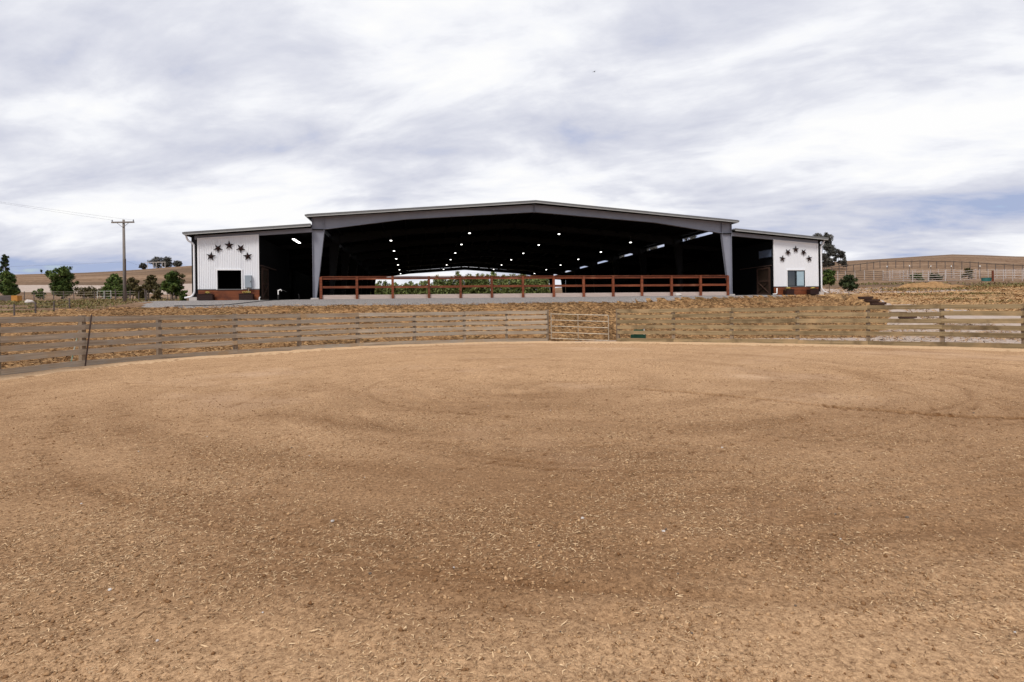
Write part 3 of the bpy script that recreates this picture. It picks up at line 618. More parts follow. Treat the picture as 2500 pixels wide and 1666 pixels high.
for sgn, (u0, u1, zl, zr, win, rib) in enumerate(((-12.83, -9.38, 6.30, 6.56, (-11.76, -10.37, 3.22, 4.38), .028), (25.90, 29.40, 6.50, 6.22, (26.92, 28.33, 3.14, 4.31), .005))):
    zb = 3.23 if sgn == 0 else 3.15
    siding(u0, u1, zl, zr, zb, win, rib, .100 if sgn == 0 else .115).build('wall_panel', None, barn)
    t = BB(); top = lambda u: zl+(zr-zl)*(u-u0)/(u1-u0)
    t.b(u0-.05, u0+.03, V0-.03, V0+.04, zb, zl+.02, M['trim']); t.b(u1-.03, u1+.05, V0-.03, V0+.04, zb, zr+.02, M['trim'])
    t.pr([(u0-.05, zl-.02), (u0-.05, zl+.05), (u1+.05, zr+.05), (u1+.05, zr-.02)], V0-.034, V0+.036, M['trim']); t.b(u0-.05, u1+.05, V0-.045, V0+.03, zb-.045, zb-.002, M['fascia'])
    t.build('panel_trim', None, barn)
    w = BB()
    nb = 4; zz = ZP+.02; hh = (zb-.05-zz)/nb
    for k in range(nb): w.pr([(u0-.04, zz+k*hh+.004), (u0-.04, zz+(k+1)*hh), (u1+.04, zz+(k+1)*hh), (u1+.04, zz+k*hh+.004)], V0-.03+.004*k, V0+.05, M['wains'])
    w.b(u0-.03, u1+.03, V0-.01, V0+.06, zz, zb-.04, M['planter'])
    w.build('wainscot', None, barn)
    a, c, d, e = win
    fr = BB()
    for q in ((a-.07, a, d-.03, e+.07), (c, c+.07, d-.03, e+.07), (a, c, e, e+.07)): fr.b(q[0], q[1], V0-.05, V0+.05, q[2], q[3], M['trim'])
    fr.build('window_trim', None, barn)
    if sgn == 0:
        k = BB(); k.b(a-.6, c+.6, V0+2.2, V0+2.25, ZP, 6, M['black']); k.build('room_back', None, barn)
        k = BB(); k.b(a, c, V0-.06, V0+.12, d-.05, d-.004, M['fascia']); k.build('window_sill', None, barn)
    else:
        k = BB(); g = .055
        for q in ((a, a+g, d, e), (c-g, c, d, e), (a+g, c-g, e-g, e), (a+g, c-g, d, d+g), ((a+c)/2-.05, (a+c)/2+.05, d+g, e-g)): k.b(q[0], q[1], V0-.035, V0+.045, q[2], q[3], M['bframe'])
        wd = k.build('window', None, barn)
        k = BB(); k.b(a+g, (a+c)/2-.05, V0+.012, V0+.018, d+g, e-g, M['glass']); k.build('pane', None, wd)
        k = BB(); k.b((a+c)/2-.05, c-g, V0-.008, V0-.002, d+g, e-g, M['blind']); k.build('pane', None, wd)['label'] = 'pane with pale blue blind'
# inner room walls behind the panels with sliding barn doors
def room_wall(u, sgn):
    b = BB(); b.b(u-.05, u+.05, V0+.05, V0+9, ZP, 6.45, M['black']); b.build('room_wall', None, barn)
    s = -1 if sgn else 1; f0, f1 = sorted((u+s*.06, u+s*.12)); g0, g1 = sorted((u+s*.12, u+s*.16))
    a, c, z0, z1 = V0+.35, V0+1.95, ZP+.06, 4.6
    d = BB(); d.b(f0, f1, a, c, z0, z1, M['barndoor']); dr = d.build('barn_door', None, barn)
    r = BB()
    for q in ((a, a+.14, z0, z1), (c-.14, c, z0, z1), (a+.14, c-.14, z1-.14, z1), (a+.14, c-.14, z0, z0+.14), (a+.14, c-.14, z0+.95, z0+1.09)): r.b(g0, g1, q[0], q[1], q[2], q[3], M['tie'])
    for (y0, y1) in ((a+.14, c-.14), (c-.14, a+.14)):
        L = []; p0 = Vector((pu((g0+g1)/2+s*.002), pv(y0), pz(z0+.14))); p1 = Vector((pu((g0+g1)/2+s*.002), pv(y1), pz(z0+.95))); r.tube([p0, p1], .045, 4, M['tie'])
    r.build('brace', None, dr)
    h = BB(); h.b(*sorted((u+s*.06, u+s*.18)), V0+.2, V0+4.2, 4.66, 4.72, M['tpost']); h.build('door_track', None, barn)
room_wall(-9.38, 0); room_wall(25.9, 1)
k = BB(); k.b(25.80, 25.84, V0+.15, V0+1.70, 5.33, 5.86, M['dimglass']); wq = k.build('side_window', None, barn)
k = BB()
for q in ((V0+.1, V0+.15, 5.28, 5.9), (V0+1.7, V0+1.75, 5.28, 5.9), (V0+.15, V0+1.7, 5.28, 5.33), (V0+.15, V0+1.7, 5.86, 5.9)): k.b(25.78, 25.845, q[0], q[1], q[2], q[3], M['bframe'])
k.build('frame', None, wq)
# downspouts
def arc(p, n=6):
    o = []; P = [Vector(q) for q in p]
    for i, q in enumerate(P):
        if 0 < i < len(P)-1:
            a = (P[i-1]-q).normalized()*.12; c = (P[i+1]-q).normalized()*.12
            for t in range(n+1): w = t/n; o.append((q+a)*(1-w)**2+q*2*w*(1-w)+(q+c)*w*w)
        else: o.append(q)
    return o
for P in ([(-13.45, 6.50), (-13.42, 6.22), (-13.06, 5.98), (-13.06, 3.02), (-13.22, 2.78), (-13.62, 2.70)], [(29.84, 6.50), (29.82, 6.25), (29.66, 6.1), (29.66, 2.98), (29.82, 2.76), (30.2, 2.62)]):
    b = BB(); b.tube(arc([(pu(u), pv(V0-.06 if 0 < i else V0-.2), pz(z)) for i, (u, z) in enumerate(P)]), .055, 8, M['trim']); b.build('downspout', None, barn, smooth=True)

def mounted(o, u, v, z, rz=TH): o.location = BW(u, v, z); o.rotation_euler = (0, 0, rz); return o
# barn stars
def star_mesh(R):
    b = MB(); vs = []
    for k in range(10):
        a = math.pi/2+k*math.pi/5; r = R if k % 2 == 0 else R*.36; vs.append((r*math.cos(a), 0, r*math.sin(a)))
    vs.append((0, -.11, 0)); vs.append((0, .0, 0))
    b.add(vs, [((k+1) % 10, k, 10) for k in range(10)]+[(k, (k+1) % 10, 11) for k in range(10)], M['star']); return b
SL = [(-12.1, 5.24, -9), (-11.69, 5.73, 36), (-11.05, 5.92, 0), (-10.38, 5.73, -36), (-9.98, 5.25, 9)]
SR = [(26.54, 5.16, -9), (26.99, 5.63, 36), (27.62, 5.84, 0), (28.25, 5.63, -36), (28.7, 5.17, 9)]
nmz = ['lowest star at the left end of the arc', 'star left of the top one', 'upright star at the top of the arc', 'star right of the top one', 'lowest star at the right end of the arc']
first = None
for side, Sx, R in (('left white panel', SL, .30), ('right white panel', SR, .285)):
    for (u, z, rot), nm in zip(Sx, nmz):
        if first is None: o = first = star_mesh(.30).build('barn_star', None)
        else: o = first.copy(); COL.objects.link(o)
        mounted(o, u, V0-.045, z); o.rotation_euler = (0, -R_(rot), TH); o.scale = (R/.3,)*3
        tag(o, f'rusty metal {nm} on the {side}', 'star', 'metal stars on the white end panels')
# electrical box
eb = empty('electrical_box', BW(-9.93, V0-.05, 3.29), TH, 'grey metal electrical box on the left white panel beside the dark window', 'electrical box')
MB().box(-.2, .2, -.16, .0, 0, .76, M['boxgrey']).build('body', None, eb)
MB().box(-.185, .185, -.185, -.163, .02, .74, M['boxgrey']).build('door', None, eb)
MB().tube([(0, -.08, 0), (0, -.08, -.62)], .035, 8, M['galv']).build('conduit', None, eb)
MB().box(.14, .17, -.205, -.186, .34, .42, M['tpost']).build('latch', None, eb)
# planters with flowers
def leaves(blobs, n, size, flat=0.0, jitter=.0):
    """leaf-sized quads filling the given ellipsoids -> V,F,tint"""
    w = np.array([b[3]*b[4]*b[5] for b in blobs])**.75; cnt = np.maximum((n*w/w.sum()).astype(int), 6); Vs = []; Ts = []
    for (cx, cy, cz, rx, ry, rz), k in zip(blobs, cnt):
        p = rng.normal(0, 1, (k, 3)); p /= np.linalg.norm(p, axis=1)[:, None]; rad = rng.random(k)**.45*rng.uniform(.85, 1.12, k)
        p = p*rad[:, None]; c = p*np.array([rx, ry, rz])+np.array([cx, cy, cz])
        nrm = p+rng.normal(0, .75, (k, 3))+np.array([0, 0, .35]); nrm /= np.linalg.norm(nrm, axis=1)[:, None]
        a = np.cross(nrm, rng.normal(0, 1, (k, 3))); a /= np.linalg.norm(a, axis=1)[:, None]; b = np.cross(nrm, a)
        s = size*rng.uniform(.6, 1.35, k)[:, None]
        Vs.append(np.stack([c-a*s, c+b*s*.42+nrm*s*.12, c+a*s, c-b*s*.42+nrm*s*.12], 1).reshape(-1, 3))
        Ts.append(np.clip(rng.beta(1.1, 2.6, k)+rng.normal(0, .12)+.0*p[:, 2], 0, 1))
    V = np.concatenate(Vs); F = np.arange(len(V)).reshape(-1, 4); return V, F, np.concatenate(Ts)
def planter(u0, u1, label, flab):
    L = u1-u0; o = empty('planter_box', BW((u0+u1)/2, V0-.32, ZP-.0), TH, label, 'planter', 'dark planter boxes along the wainscots')
    h = .36; b = MB()
    for k in range(3):
        b.box(-L/2, L/2, -.2, -.17, .02+k*h/3, .02+(k+1)*h/3-.006, M['planter']); b.box(-L/2, L/2, .17, .2, .02+k*h/3, .02+(k+1)*h/3-.006, M['planter'])
    b.box(-L/2, -L/2+.03, -.168, .168, .02, h, M['planter']); b.box(L/2-.03, L/2, -.168, .168, .02, h, M['planter'])
    b.build('box', None, o)
    MB().box(-L/2-.02, L/2+.02, -.225, -.165, h+.018, h+.045, M['planter']).build('rim', None, o)
    MB().box(-L/2+.035, L/2-.035, -.165, .165, .04, h-.04, M['bark']).build('soil', None, o)
    p = empty('flowering_plant', BW((u0+u1)/2, V0-.32, ZP+h-.04), TH, flab, 'flowers', 'flowers in the planter boxes')
    V, F, t = leaves([(rng.uniform(-.2, .2), 0, .06, .22, .12, .1) for _ in range(3)], 160, .045); np_mesh('foliage', V, F, M['leafbrown'], p, t)
    V, F, t = leaves([(rng.uniform(-.14, .14), 0, .18, .13, .1, .05) for _ in range(3)], 90, .035); np_mesh('blossom', V, F, M['flower'], p)
planter(-12.78, -11.9, 'dark wooden planter box at the outer end of the left wainscot', 'yellow flowers in the planter at the outer end of the left wainscot')
planter(-10.4, -9.6, 'dark wooden planter box below the grey electrical box', 'yellow flowers in the planter below the electrical box')
planter(26.5, 27.1, 'dark wooden planter box under the left half of the right window', 'yellow flowers under the left side of the blue window')
planter(28.4, 29.1, 'dark wooden planter box at the outer end of the right wainscot', 'yellow flowers in the planter at the outer end of the right wainscot')
# pendant lamps
rows = [(-1.52, 7.17, 'leftmost row'), (4.53, 7.79, 'second row from the left'), (11.75, 7.78, 'third row from the left'), (17.8, 7.15, 'rightmost row')]
onames = ['nearest', 'second', 'third', 'fourth', 'fifth', 'farthest']
lamp0 = None
def lamp_parts():
    o = empty('pendant_lamp')
    MB().tube([(0, 0, .02), (0, 0, .05), (0, 0, .14), (0, 0, .24)], [.15, .14, .09, .06], 14, M['lampbody']).build('shade', None, o, smooth=False)
    MB().tube([(0, 0, .24), (0, 0, .55)], .012, 6, M['lampbody']).build('stem', None, o)
    MB().tube([(0, 0, -.03), (0, 0, .015)], [.075, .095], 14, M['glow']).build('lens', None, o)
    return o
for u, z, rn in rows:
    for i in range(6):
        if lamp0 is None: o = lamp0 = lamp_parts()
        else:
            o = lamp0.copy(); COL.objects.link(o)
            for ch in lamp0.children: c = ch.copy(); COL.objects.link(c); c.parent = o
        o.location = BW(u, V0+BAY*(i+1)-(.4 if i else .4), z); o.rotation_euler = (0, 0, TH)
        tag(o, f'{onames[i]} lit round hanging lamp in the {rn} under the barn roof', 'lamp', 'round lamps hanging under the barn roof')
# strip lights in the left wing and against the left side
def strip(u, v, z, L, label, axis='v'):
    o = empty('strip_light', BW(u, v, z), TH, label, 'strip light', 'strip lights inside the wings')
    MB().box(-.09, .09, 0, L, .02, .09, M['lampbody']).build('housing', None, o)
    MB().box(-.075, .075, .02, L-.02, -.02, .018, M['tube']).build('tube', None, o)
strip(-7.72, 40.6, 6.62, 2.2, 'long bright strip light near the front of the left wing ceiling')
strip(-11.2, 47.5, 5.0, 1.2, 'short strip light deeper inside the left wing')
strip(-8.5, 55, 6.5, 1.2, 'faint far strip light in the left wing')
# red rail fence along the front
rf = empty('rail_fence', BW(UC, V0-.3, ZP), TH, 'redwood stained two-rail fence across the open front of the barn', 'fence')
PU = [-5.61, -3.42, -1.2, 1.1, 3.14, 5.2, 7.29, 9.39, 11.47, 13.56, 15.63, 17.81, 19.98, 22.05]
for u in PU: MB().box(-.075, .075, -.075, .075, -.02, 1.405, M['redwood']).build('post', None, rf, loc=(u-UC, 0, 0))
for a, c in zip(PU[:-1], PU[1:]):
    for z0, z1, nm in ((1.24, 1.39, 'top_rail'), (.69, .83, 'mid_rail')):
        MB().box(-(c-a)/2+.077, (c-a)/2-.077, -.03, .03, 0, z1-z0, M['redwood']).build(nm, None, rf, loc=((a+c)/2-UC, .02, z0+random.uniform(-.008, .008)))
    MB().box(-(c-a)/2+.077, (c-a)/2-.077, .0, .06, -.05, .27, M['curb']).build('kickboard', None, rf, loc=((a+c)/2-UC, .03, 0))
MB().box(0, PU[-1]-PU[0], -.07, .07, 0, .035, M['redwood']).build('cap_rail', None, rf, loc=(PU[0]-UC, 0, 1.408))

# hydrant and hose
hx, hy = -9.75, 35.2; hp = BW(-7.97, V0-1.2, tz(*xy(-7.97, V0-1.2)))
hy_ = empty('yard_hydrant', hp, TH, 'white and black standpipe tap on the gravel before the left wing', 'hydrant')
MB().tube([(0, 0, -.2), (0, 0, .34)], .05, 8, M['rubber']).build('base_pipe', None, hy_)
MB().tube([(0, 0, .34), (0, 0, .62)], .034, 8, M['pvc']).build('riser', None, hy_)
MB().tube([(0, 0, .59), (.16, 0, .64), (.2, 0, .56)], .032, 8, M['pvc']).build('spout', None, hy_)
MB().tube([(.16, 0, .62), (.36, 0, .58), (.46, 0, .50)], .018, 6, M['rubber']).build('handle', None, hy_)
def hose(name, pts, label):
    P = []
    for u, v in pts: x, y = xy(u, v); P.append((x, y, tz(x, y)+.03))
    tag(MB().tube(P, .02, 6, M['rubber']).build(name, None, smooth=True), label, 'hose')
hose('garden_hose', [(-7.98, V0-1.2), (-8.3, V0-1.35), (-8.9, V0-1.8), (-9.6, V0-2.2), (-10.4, V0-2.6), (-11.6, V0-2.75), (-13.2, V0-2.8)], 'thin black hose trailing left from the hydrant across the gravel')
tag(MB().tube([BW(-6.75, V0-1.2, ZP-.2), BW(-6.77, V0-1.2, ZP+.25), BW(-6.82, V0-1.18, ZP+.32)], .02, 6, M['rubber']).build('cable_stub', None), 'thin black cable standing in the gravel right of the hydrant', 'cable')
cp = BW(-9.28, V0-.25, ZP)
tag(MB().tube([cp, cp+Vector((0, 0, .14)), cp+Vector((.06, 0, .18))], .04, 8, M['pvc']).build('drain_pipe', None), 'short white pipe at the inner foot of the left wainscot', 'pipe')
cp = BW(25.8, V0-.2, ZP)
tag(MB().tube([cp+Vector((-.16, 0, .06)), cp+Vector((.1, 0, .08)), cp+Vector((.14, 0, .14)), cp+Vector((.14, 0, .5))], .04, 8, M['pvc']).build('drain_pipe', None, smooth=True), 'bent white pipe at the inner foot of the right wainscot', 'pipe')
mb = MB(); rx, ry = xy(17.9, V0-1.2); blob(mb, (rx, ry, tz(rx, ry)+.06), .22, M['rock'], 9, 6); tag(mb.build('rock', None), 'pale rock on the gravel edge below the right end of the red fence', 'rock')
mb = MB(); blob(mb, (at_px(72, 47), 47, tz(at_px(72, 47), 47)+.12), .3, M['rock'], 9, 6); tag(mb.build('rock', None), 'white rock in the weeds beside the grey timber bin', 'rock')

# ------------------------------------------------------------------ arena board fence
BZ = [(0.0, .235), (.455, .625), (.735, .905), (1.015, 1.185), (1.295, 1.465), (1.575, 1.745)]
def board_fence(P, label, m, hs):
    root = empty('board_fence', (P[0][0], P[0][1], 0), 0, label, 'fence'); o0 = Vector((P[0][0], P[0][1], 0))
    n = len(P)
    for i, (x, y) in enumerate(P):
        a = Vector(P[max(i-1, 0)]); c = Vector(P[min(i+1, n-1)]); t = (c-a).normalized(); nr = Vector((-t.y, t.x))       # outward (left of travel)
        w = .072
        MB().box(-w, w, -w, w, -.3, hs+random.uniform(-.02, .05), M['post']).build('post', None, root, loc=(x+nr.x*.1-o0.x, y+nr.y*.1-o0.y, 0), rz=math.atan2(t.y, t.x)+random.uniform(-.05, .05))
    for i in range(n-1):
        a = Vector((*P[i], 0)); c = Vector((*P[i+1], 0)); D = c-a; L = D.length; t = D.normalized(); rz = math.atan2(t.y, t.x)
        mid = (a+c)/2-o0
        for k, (z0, z1) in enumerate(BZ):
            s0, s1 = random.uniform(-.016, .016), random.uniform(-.016, .016); sag = random.uniform(-.012, .006); b = MB(); K = 6; vs = []
            hh = (z1-z0)*random.uniform(.96, 1.04); sc = hs/1.75
            e0, e1 = random.uniform(-.02, .03), random.uniform(-.02, .03)
            for q in range(K+1):
                f = q/K; xx = -L/2-e0+(L+e0+e1)*f; zz = s0*(1-f)+s1*f+sag*4*f*(1-f); bow = .006*math.sin(f*5+i+k)
                vs += [(xx, bow-.02, zz), (xx, bow+.02, zz), (xx, bow+.02, zz+hh), (xx, bow-.02, zz+hh)]
            fs = [(0, 3, 2, 1), (K*4, K*4+1, K*4+2, K*4+3)]
            for q in range(K):
                for r in range(4): fs.append((q*4+r, q*4+(r+1) % 4, q*4+4+(r+1) % 4, q*4+4+r))
            b.add(vs, fs, m).build('base_board' if k == 0 else 'board', None, root, loc=(mid.x, mid.y, z0*sc-(.02 if k == 0 else 0)), rz=rz)
board_fence(FL, 'grey weathered board fence curving round the left side of the arena up to the gate', M['board'], 1.62)
board_fence(FR, 'brown dusty board fence curving round the right side of the arena', M['board2'], 1.62)
# gate
gt = empty('tube_gate', (1.98, 29.58, .0), math.atan2(28.63-29.58, 4.72-1.98), 'galvanised five-bar tube gate between the two arena fences', 'gate')
GL = 2.92
MB().tube([(0, 0, .16), (0, 0, 1.5)], .024, 8, M['galv']).build('end_stile', None, gt); MB().tube([(GL, 0, .04), (GL, 0, 1.36)], .024, 8, M['galv']).build('end_stile', None, gt)
for k in range(5):
    z = .2+k*.31; MB().tube([(.02, 0, z), (GL-.02, 0, z-.10)], .021, 8, M['galv']).build('bar', None, gt)
MB().tube([(GL*.48, -.03, .15), (GL*.48, -.03, 1.40)], .018, 8, M['galv']).build('brace', None, gt)
for z in (.45, 1.2): MB().box(-.12, .0, -.02, .02, z, z+.05, M['tpost']).build('hinge', None, gt)
# leaning stakes by the left fence
x, y = -12.95, 18.55
tag(MB().tube([(at_px(203, 18.4), 18.45, .0), (at_px(221, 18.7), 18.75, 1.68)], .022, 6, M['tpost']).build('steel_stake', None), 'dark rusty steel stake leaning against the left board fence', 'stake')
tag(MB().tube([(at_px(148, 18.9), 19.3, .05), (at_px(186, 19.3), 19.4, 1.12)], .022, 6, M['stake']).build('plastic_stake', None), 'pale green striped stake leaning behind the left board fence', 'stake')
# green valve box behind right fence
vb = empty('valve_box', (6.35, 29.3, tz(6.35, 29.3)), R_(-20), 'dark green plastic valve box behind the first boards of the right fence', 'valve box')
MB().box(-.36, .36, -.2, .2, -.1, .33, M['green']).build('box', None, vb); MB().box(-.22, .25, -.14, .14, .33, .58, M['green']).build('cover', None, vb); MB().tube([(.3, -.12, .0), (.3, -.12, .62)], .018, 6, M['pvc']).build('pipe', None, vb)

# timber steps
for i, (X, Y, Z) in enumerate(reversed(STEPS)):
    o = tag(MB().box(-.5, .36, -.17, .09, -.145, .0, M['tie']).build('timber_step', None, loc=(X+.1, Y, Z+.02), rz=R_(random.uniform(-2, 2))),
            ['topmost', 'second from the top', 'third from the top', 'fourth from the top', 'fifth from the top', 'lowest'][i]+' dark timber step in the bank at the right of the barn', 'step', 'timber steps down the bank')
# ------------------------------------------------------------------ pole and lines
PX, PY = -36.6, 55.0; pz0 = tz(PX, PY)
pole = empty('utility_pole', (PX, PY, pz0), 0, 'tall weathered wooden utility pole with one crossarm left of the barn', 'utility pole')
H = 10.8-pz0
MB().tube([(0, 0, -.3), (0, 0, H*.5), (0, 0, H)], [.15, .13, .105], 10, M['polewood']).build('pole', None, pole, smooth=True)
MB().box(-1.06, 1.06, -.18, -.06, H-.33, H-.20, M['polewood']).build('crossarm', None, pole)
for s in (-1, 1):
    MB().tube([(s*1.0, -.12, H-.2), (s*1.0, -.12, H-.12), (s*1.0, -.12, H-.02)], [.03, .06, .05], 8, M['insul']).build('insulator', None, pole)
    MB().tube([(s*.55, -.12, H-.33), (0, -.12, H-.75)], .018, 6, M['tpost']).build('arm_brace', None, pole)
MB().tube([(.17, -.06, .1), (.17, -.06, H*.52)], .04, 6, M['tpost']).build('cable_riser', None, pole)
def wire(a, c, sag, label, r=.006):
    a = Vector(a); c = Vector(c); P = [a.lerp(c, k/16)-Vector((0, 0, sag*4*(k/16)*(1-k/16))) for k in range(17)]
    tag(MB().tube(P, r, 5, M['wire']).build('overhead_wire', None), label, 'wire', 'overhead wires from the utility pole')
wire((PX-1, PY-.12, 10.75), (-70, 42, 17.0), .5, 'upper thin overhead wire running left from the crossarm')
wire((PX+1, PY-.12, 10.72), (-70, 43.5, 16.6), .5, 'lower thin overhead wire running left from the crossarm')
wire((PX, PY-.1, 6.8), (-110, 78, 9.0), .5, 'low service wire running left from halfway up the pole')
wire((PX+.2, PY, 6.9), (at_px(400, 205), 205, 22), 1.5, 'service wire running from the pole to the hilltop frame')

# ------------------------------------------------------------------ vegetation
def tree(name, X, Y, H, Wd, label, leafm, barkm='bark', n=4000, ls=.12, trunk_h=.3, clumps=16, shape='round', group=None, lean=0, seed=0, tr=.05, sparse=.29, cat='tree', z=None):
    rs = np.random.default_rng(seed+3); z0 = tz(X, Y) if z is None else z
    o = empty(name, (X, Y, z0), 0, label, cat, group)
    bl = []; c0 = H*trunk_h
    for k in range(clumps):
        f = (k+.5)/clumps; zz = c0+(H-c0)*(.08+.86*f)
        if shape == 'cone': w = Wd*(1-f)*.95+.06*Wd
        elif shape == 'umbrella': w = Wd*(.55+.45*math.sin(math.pi*min(1, f*.9+.15)))
        else: w = Wd*math.sqrt(max(0.05, 1-(2*f-.92)**2))
        w *= rs.uniform(.72, 1.22)
        a = k*2.4+rs.uniform(-.5, .5); q = w*.62*math.sqrt(rs.uniform(.1, 1)); r = sparse*Wd*rs.uniform(.65, 1.2)
        if shape == 'cone': r = max(.25*Wd*(1-f), .1*Wd)*rs.uniform(.8, 1.2)
        bl.append((q*math.cos(a)+lean*f, q*math.sin(a), min(zz, H-r*.5), r, r, r*.78))
    if shape == 'round': bl.append((lean*.4, 0, c0+(H-c0)*.42, Wd*.4, Wd*.4, (H-c0)*.26))
    for k in range(clumps):
        b_ = bl[k % len(bl)]; a = rs.uniform(0, 6.28); e = rs.uniform(-.4, 1)
        bl.append((b_[0]+b_[3]*1.0*math.cos(a), b_[1]+b_[3]*math.sin(a), b_[2]+b_[5]*e, b_[3]*.42, b_[3]*.42, b_[3]*.36))
    V, F, t = leaves(bl, n, ls); np_mesh('crown', V, F, M[leafm], o, t)
    tb = MB(); r0 = tr*H; j = [rs.uniform(-.03, .03)*H for _ in range(4)]
    tb.tube([(0, 0, -.25), (0, 0, .03*H), (j[0]*.5, j[1]*.5, c0), (lean*.3+j[0], j[1], c0+(H-c0)*.45), (lean*.7, 0, c0+(H-c0)*.8)], [r0*1.3, r0, r0*.8, r0*.45, r0*.12], 8)
    for k in range(0, min(len(bl), clumps), 2):
        b_ = bl[k]; s = Vector((j[0]*.5, j[1]*.5, c0+(b_[2]-c0)*.25)); e = Vector(b_[:3]); m_ = s.lerp(e, .5)+Vector((0, 0, -.04*H))
        tb.tube([s, m_, e], [r0*.42, r0*.28, r0*.08], 5)
    tb.build('trunk', M[barkm], o, smooth=True)
    return o
tree('conifer', at_px(14, 78), 78, 6.2, 1.9, 'tall dark conifer at the far left edge', 'leafdark', n=5000, ls=.20, trunk_h=.06, clumps=26, shape='cone', seed=1, tr=.03)
tree('broadleaf_tree', at_px(18, 66), 66, 3.3, 1.45, 'dark round tree in front of the conifer at the left edge', 'leaf', n=3500, ls=.15, trunk_h=.06, seed=2, tr=.025)
tree('broadleaf_tree', at_px(152, 72), 72, 3.95, 2.25, 'largest dense round green tree on the left pasture', 'leaf', n=6500, ls=.15, trunk_h=.06, clumps=22, seed=3, tr=.028)
tree('shrub', at_px(98, 70), 70, 1.25, .9, 'low green shrub left of the largest round tree', 'leaf', n=900, ls=.13, trunk_h=.1, clumps=7, seed=4, cat='shrub')
tree('broadleaf_tree', at_px(282, 68), 68, 2.9, 1.5, 'green bushy tree just left of the utility pole', 'leaf', n=3500, ls=.15, trunk_h=.12, seed=5, tr=.025)
tree('broadleaf_tree', at_px(325, 64), 64, 2.4, 1.2, 'olive leafed tree just right of the utility pole', 'leafbrown', n=2200, ls=.14, trunk_h=.2, seed=6, tr=.025)
tree('broadleaf_tree', at_px(362, 58), 58, 2.6, 1.15, 'sparse brownish sapling between the pole and the nearest left tree', 'leafbrown', n=1500, ls=.13, trunk_h=.28, clumps=11, seed=7, tr=.022, lean=.4)
tree('broadleaf_tree', at_px(422, 44), 44, 2.5, 1.0, 'nearest young green tree beside the left corner of the barn', 'leaf', n=3400, ls=.12, trunk_h=.24, clumps=15, seed=8, tr=.018)
tree('shrub', at_px(446, 40.5), 40.5, .85, .5, 'small dark shrub at the foot of the left downspout', 'leaf', n=500, ls=.09, trunk_h=.05, clumps=6, seed=9, cat='shrub')
tree('hedge_shrub', at_px(225, 80), 80, 1.5, 3.4, 'wide low olive shrub mass behind the pasture fence', 'leafbrown', n=1800, ls=.16, trunk_h=.03, clumps=10, shape='umbrella', seed=10, cat='shrub', sparse=.2)
tree('hedge_shrub', at_px(430, 60), 60, 3.0, 1.3, 'reddish brown shrub between the nearest left tree and the barn', 'leafbrown', n=1600, ls=.14, trunk_h=.1, clumps=10, seed=11, cat='shrub')
for i, (px, H_, Wd) in enumerate(((352, 2.0, 1.8), (384, 4.0, 3.6), (411, 3.5, 3.4), (435, 1.9, 2.2))):
    Y = 205; tree('eucalyptus_tree', at_px(px, Y), Y, H_, Wd, ['small outlying crown left of the hilltop grove', 'tallest rounded tree of the hilltop grove on the left', 'broad rounded tree right of the tallest in the hilltop grove', 'low tree at the right end of the hilltop grove'][i], 'leafeuc', n=1500, ls=.27, trunk_h=.0, clumps=14, seed=20+i, tr=.025, group='trees on the left hilltop')
for i, (px, Y, H_, Wd, lm, lb) in enumerate(((303, 63, 1.7, 1.1, 'leaf', 'low green shrub touching the utility pole on its left'), (343, 61, 1.5, 1.0, 'leafbrown', 'low olive shrub a little right of the utility pole'), (385, 56, 1.5, .9, 'leafbrown', 'low brownish shrub left of the nearest left tree'), (262, 66, 1.6, 1.0, 'leaf', 'low green shrub at the end of the pale green gate'))):
    tree('shrub', at_px(px, Y), Y, H_, Wd, lb, lm, n=1100, ls=.12, trunk_h=.03, clumps=9, seed=80+i, cat='shrub')
for i, px in enumerate((102, 119)):
    tree('small_tree', at_px(px, 205), 205, [1.5, 1.2][i], .7, ['tiny dark tree on the left skyline', 'tiny shrubby tree on the left skyline nearest the big round tree'][i], 'leafdark', n=160, ls=.2, clumps=5, seed=30+i, tr=.03)
def top_h(px, py, Y): return EYE+(761.6+(1250-px)*.0140-py)/1420*Y-tz(at_px(px, Y), Y)
for i, (px, py, Y, Wd, n, sp, lb) in enumerate(((2004, 572, 118, 4.6, 5600, .19, 'big dark eucalyptus rising behind the right corner of the barn'), (2050, 610, 120, 2.6, 1500, .22, 'lower eucalyptus clump right of the big one on the hillside'),
        (1787, 553, 122, 5.0, 4500, .2, 'eucalyptus behind the barn with its tip showing above the right wing roof'), (1693, 566, 126, 4.6, 3500, .18, 'eucalyptus seen through the first gap under the right eave'),
        (1590, 598, 126, 4.0, 3000, .2, 'eucalyptus seen through the second gap under the right eave'), (1518, 618, 126, 3.6, 2500, .2, 'eucalyptus seen through the far gaps under the right eave'))):
    tree('eucalyptus_tree', at_px(px, Y), Y, top_h(px, py, Y), Wd, lb, 'leafeuc', n=n*2, ls=.17, trunk_h=.34 if i > 1 else .12, clumps=26 if i != 1 else 13, shape='umbrella', seed=41+i, tr=.02, sparse=sp, lean=.5 if i == 0 else 0)
tree('young_tree', 24.35, 42, 2.0, .98, 'small young tree standing at the top of the timber steps', 'leafdark', 'palebark', n=1900, ls=.09, trunk_h=.46, clumps=15, seed=51, tr=.018, sparse=.24)
tree('young_tree', 23.75, 43.5, 1.85, .85, 'small young tree with pale trunk next to the right downspout', 'leaf', 'palebark', n=2300, ls=.09, trunk_h=.4, clumps=12, seed=52, tr=.02)
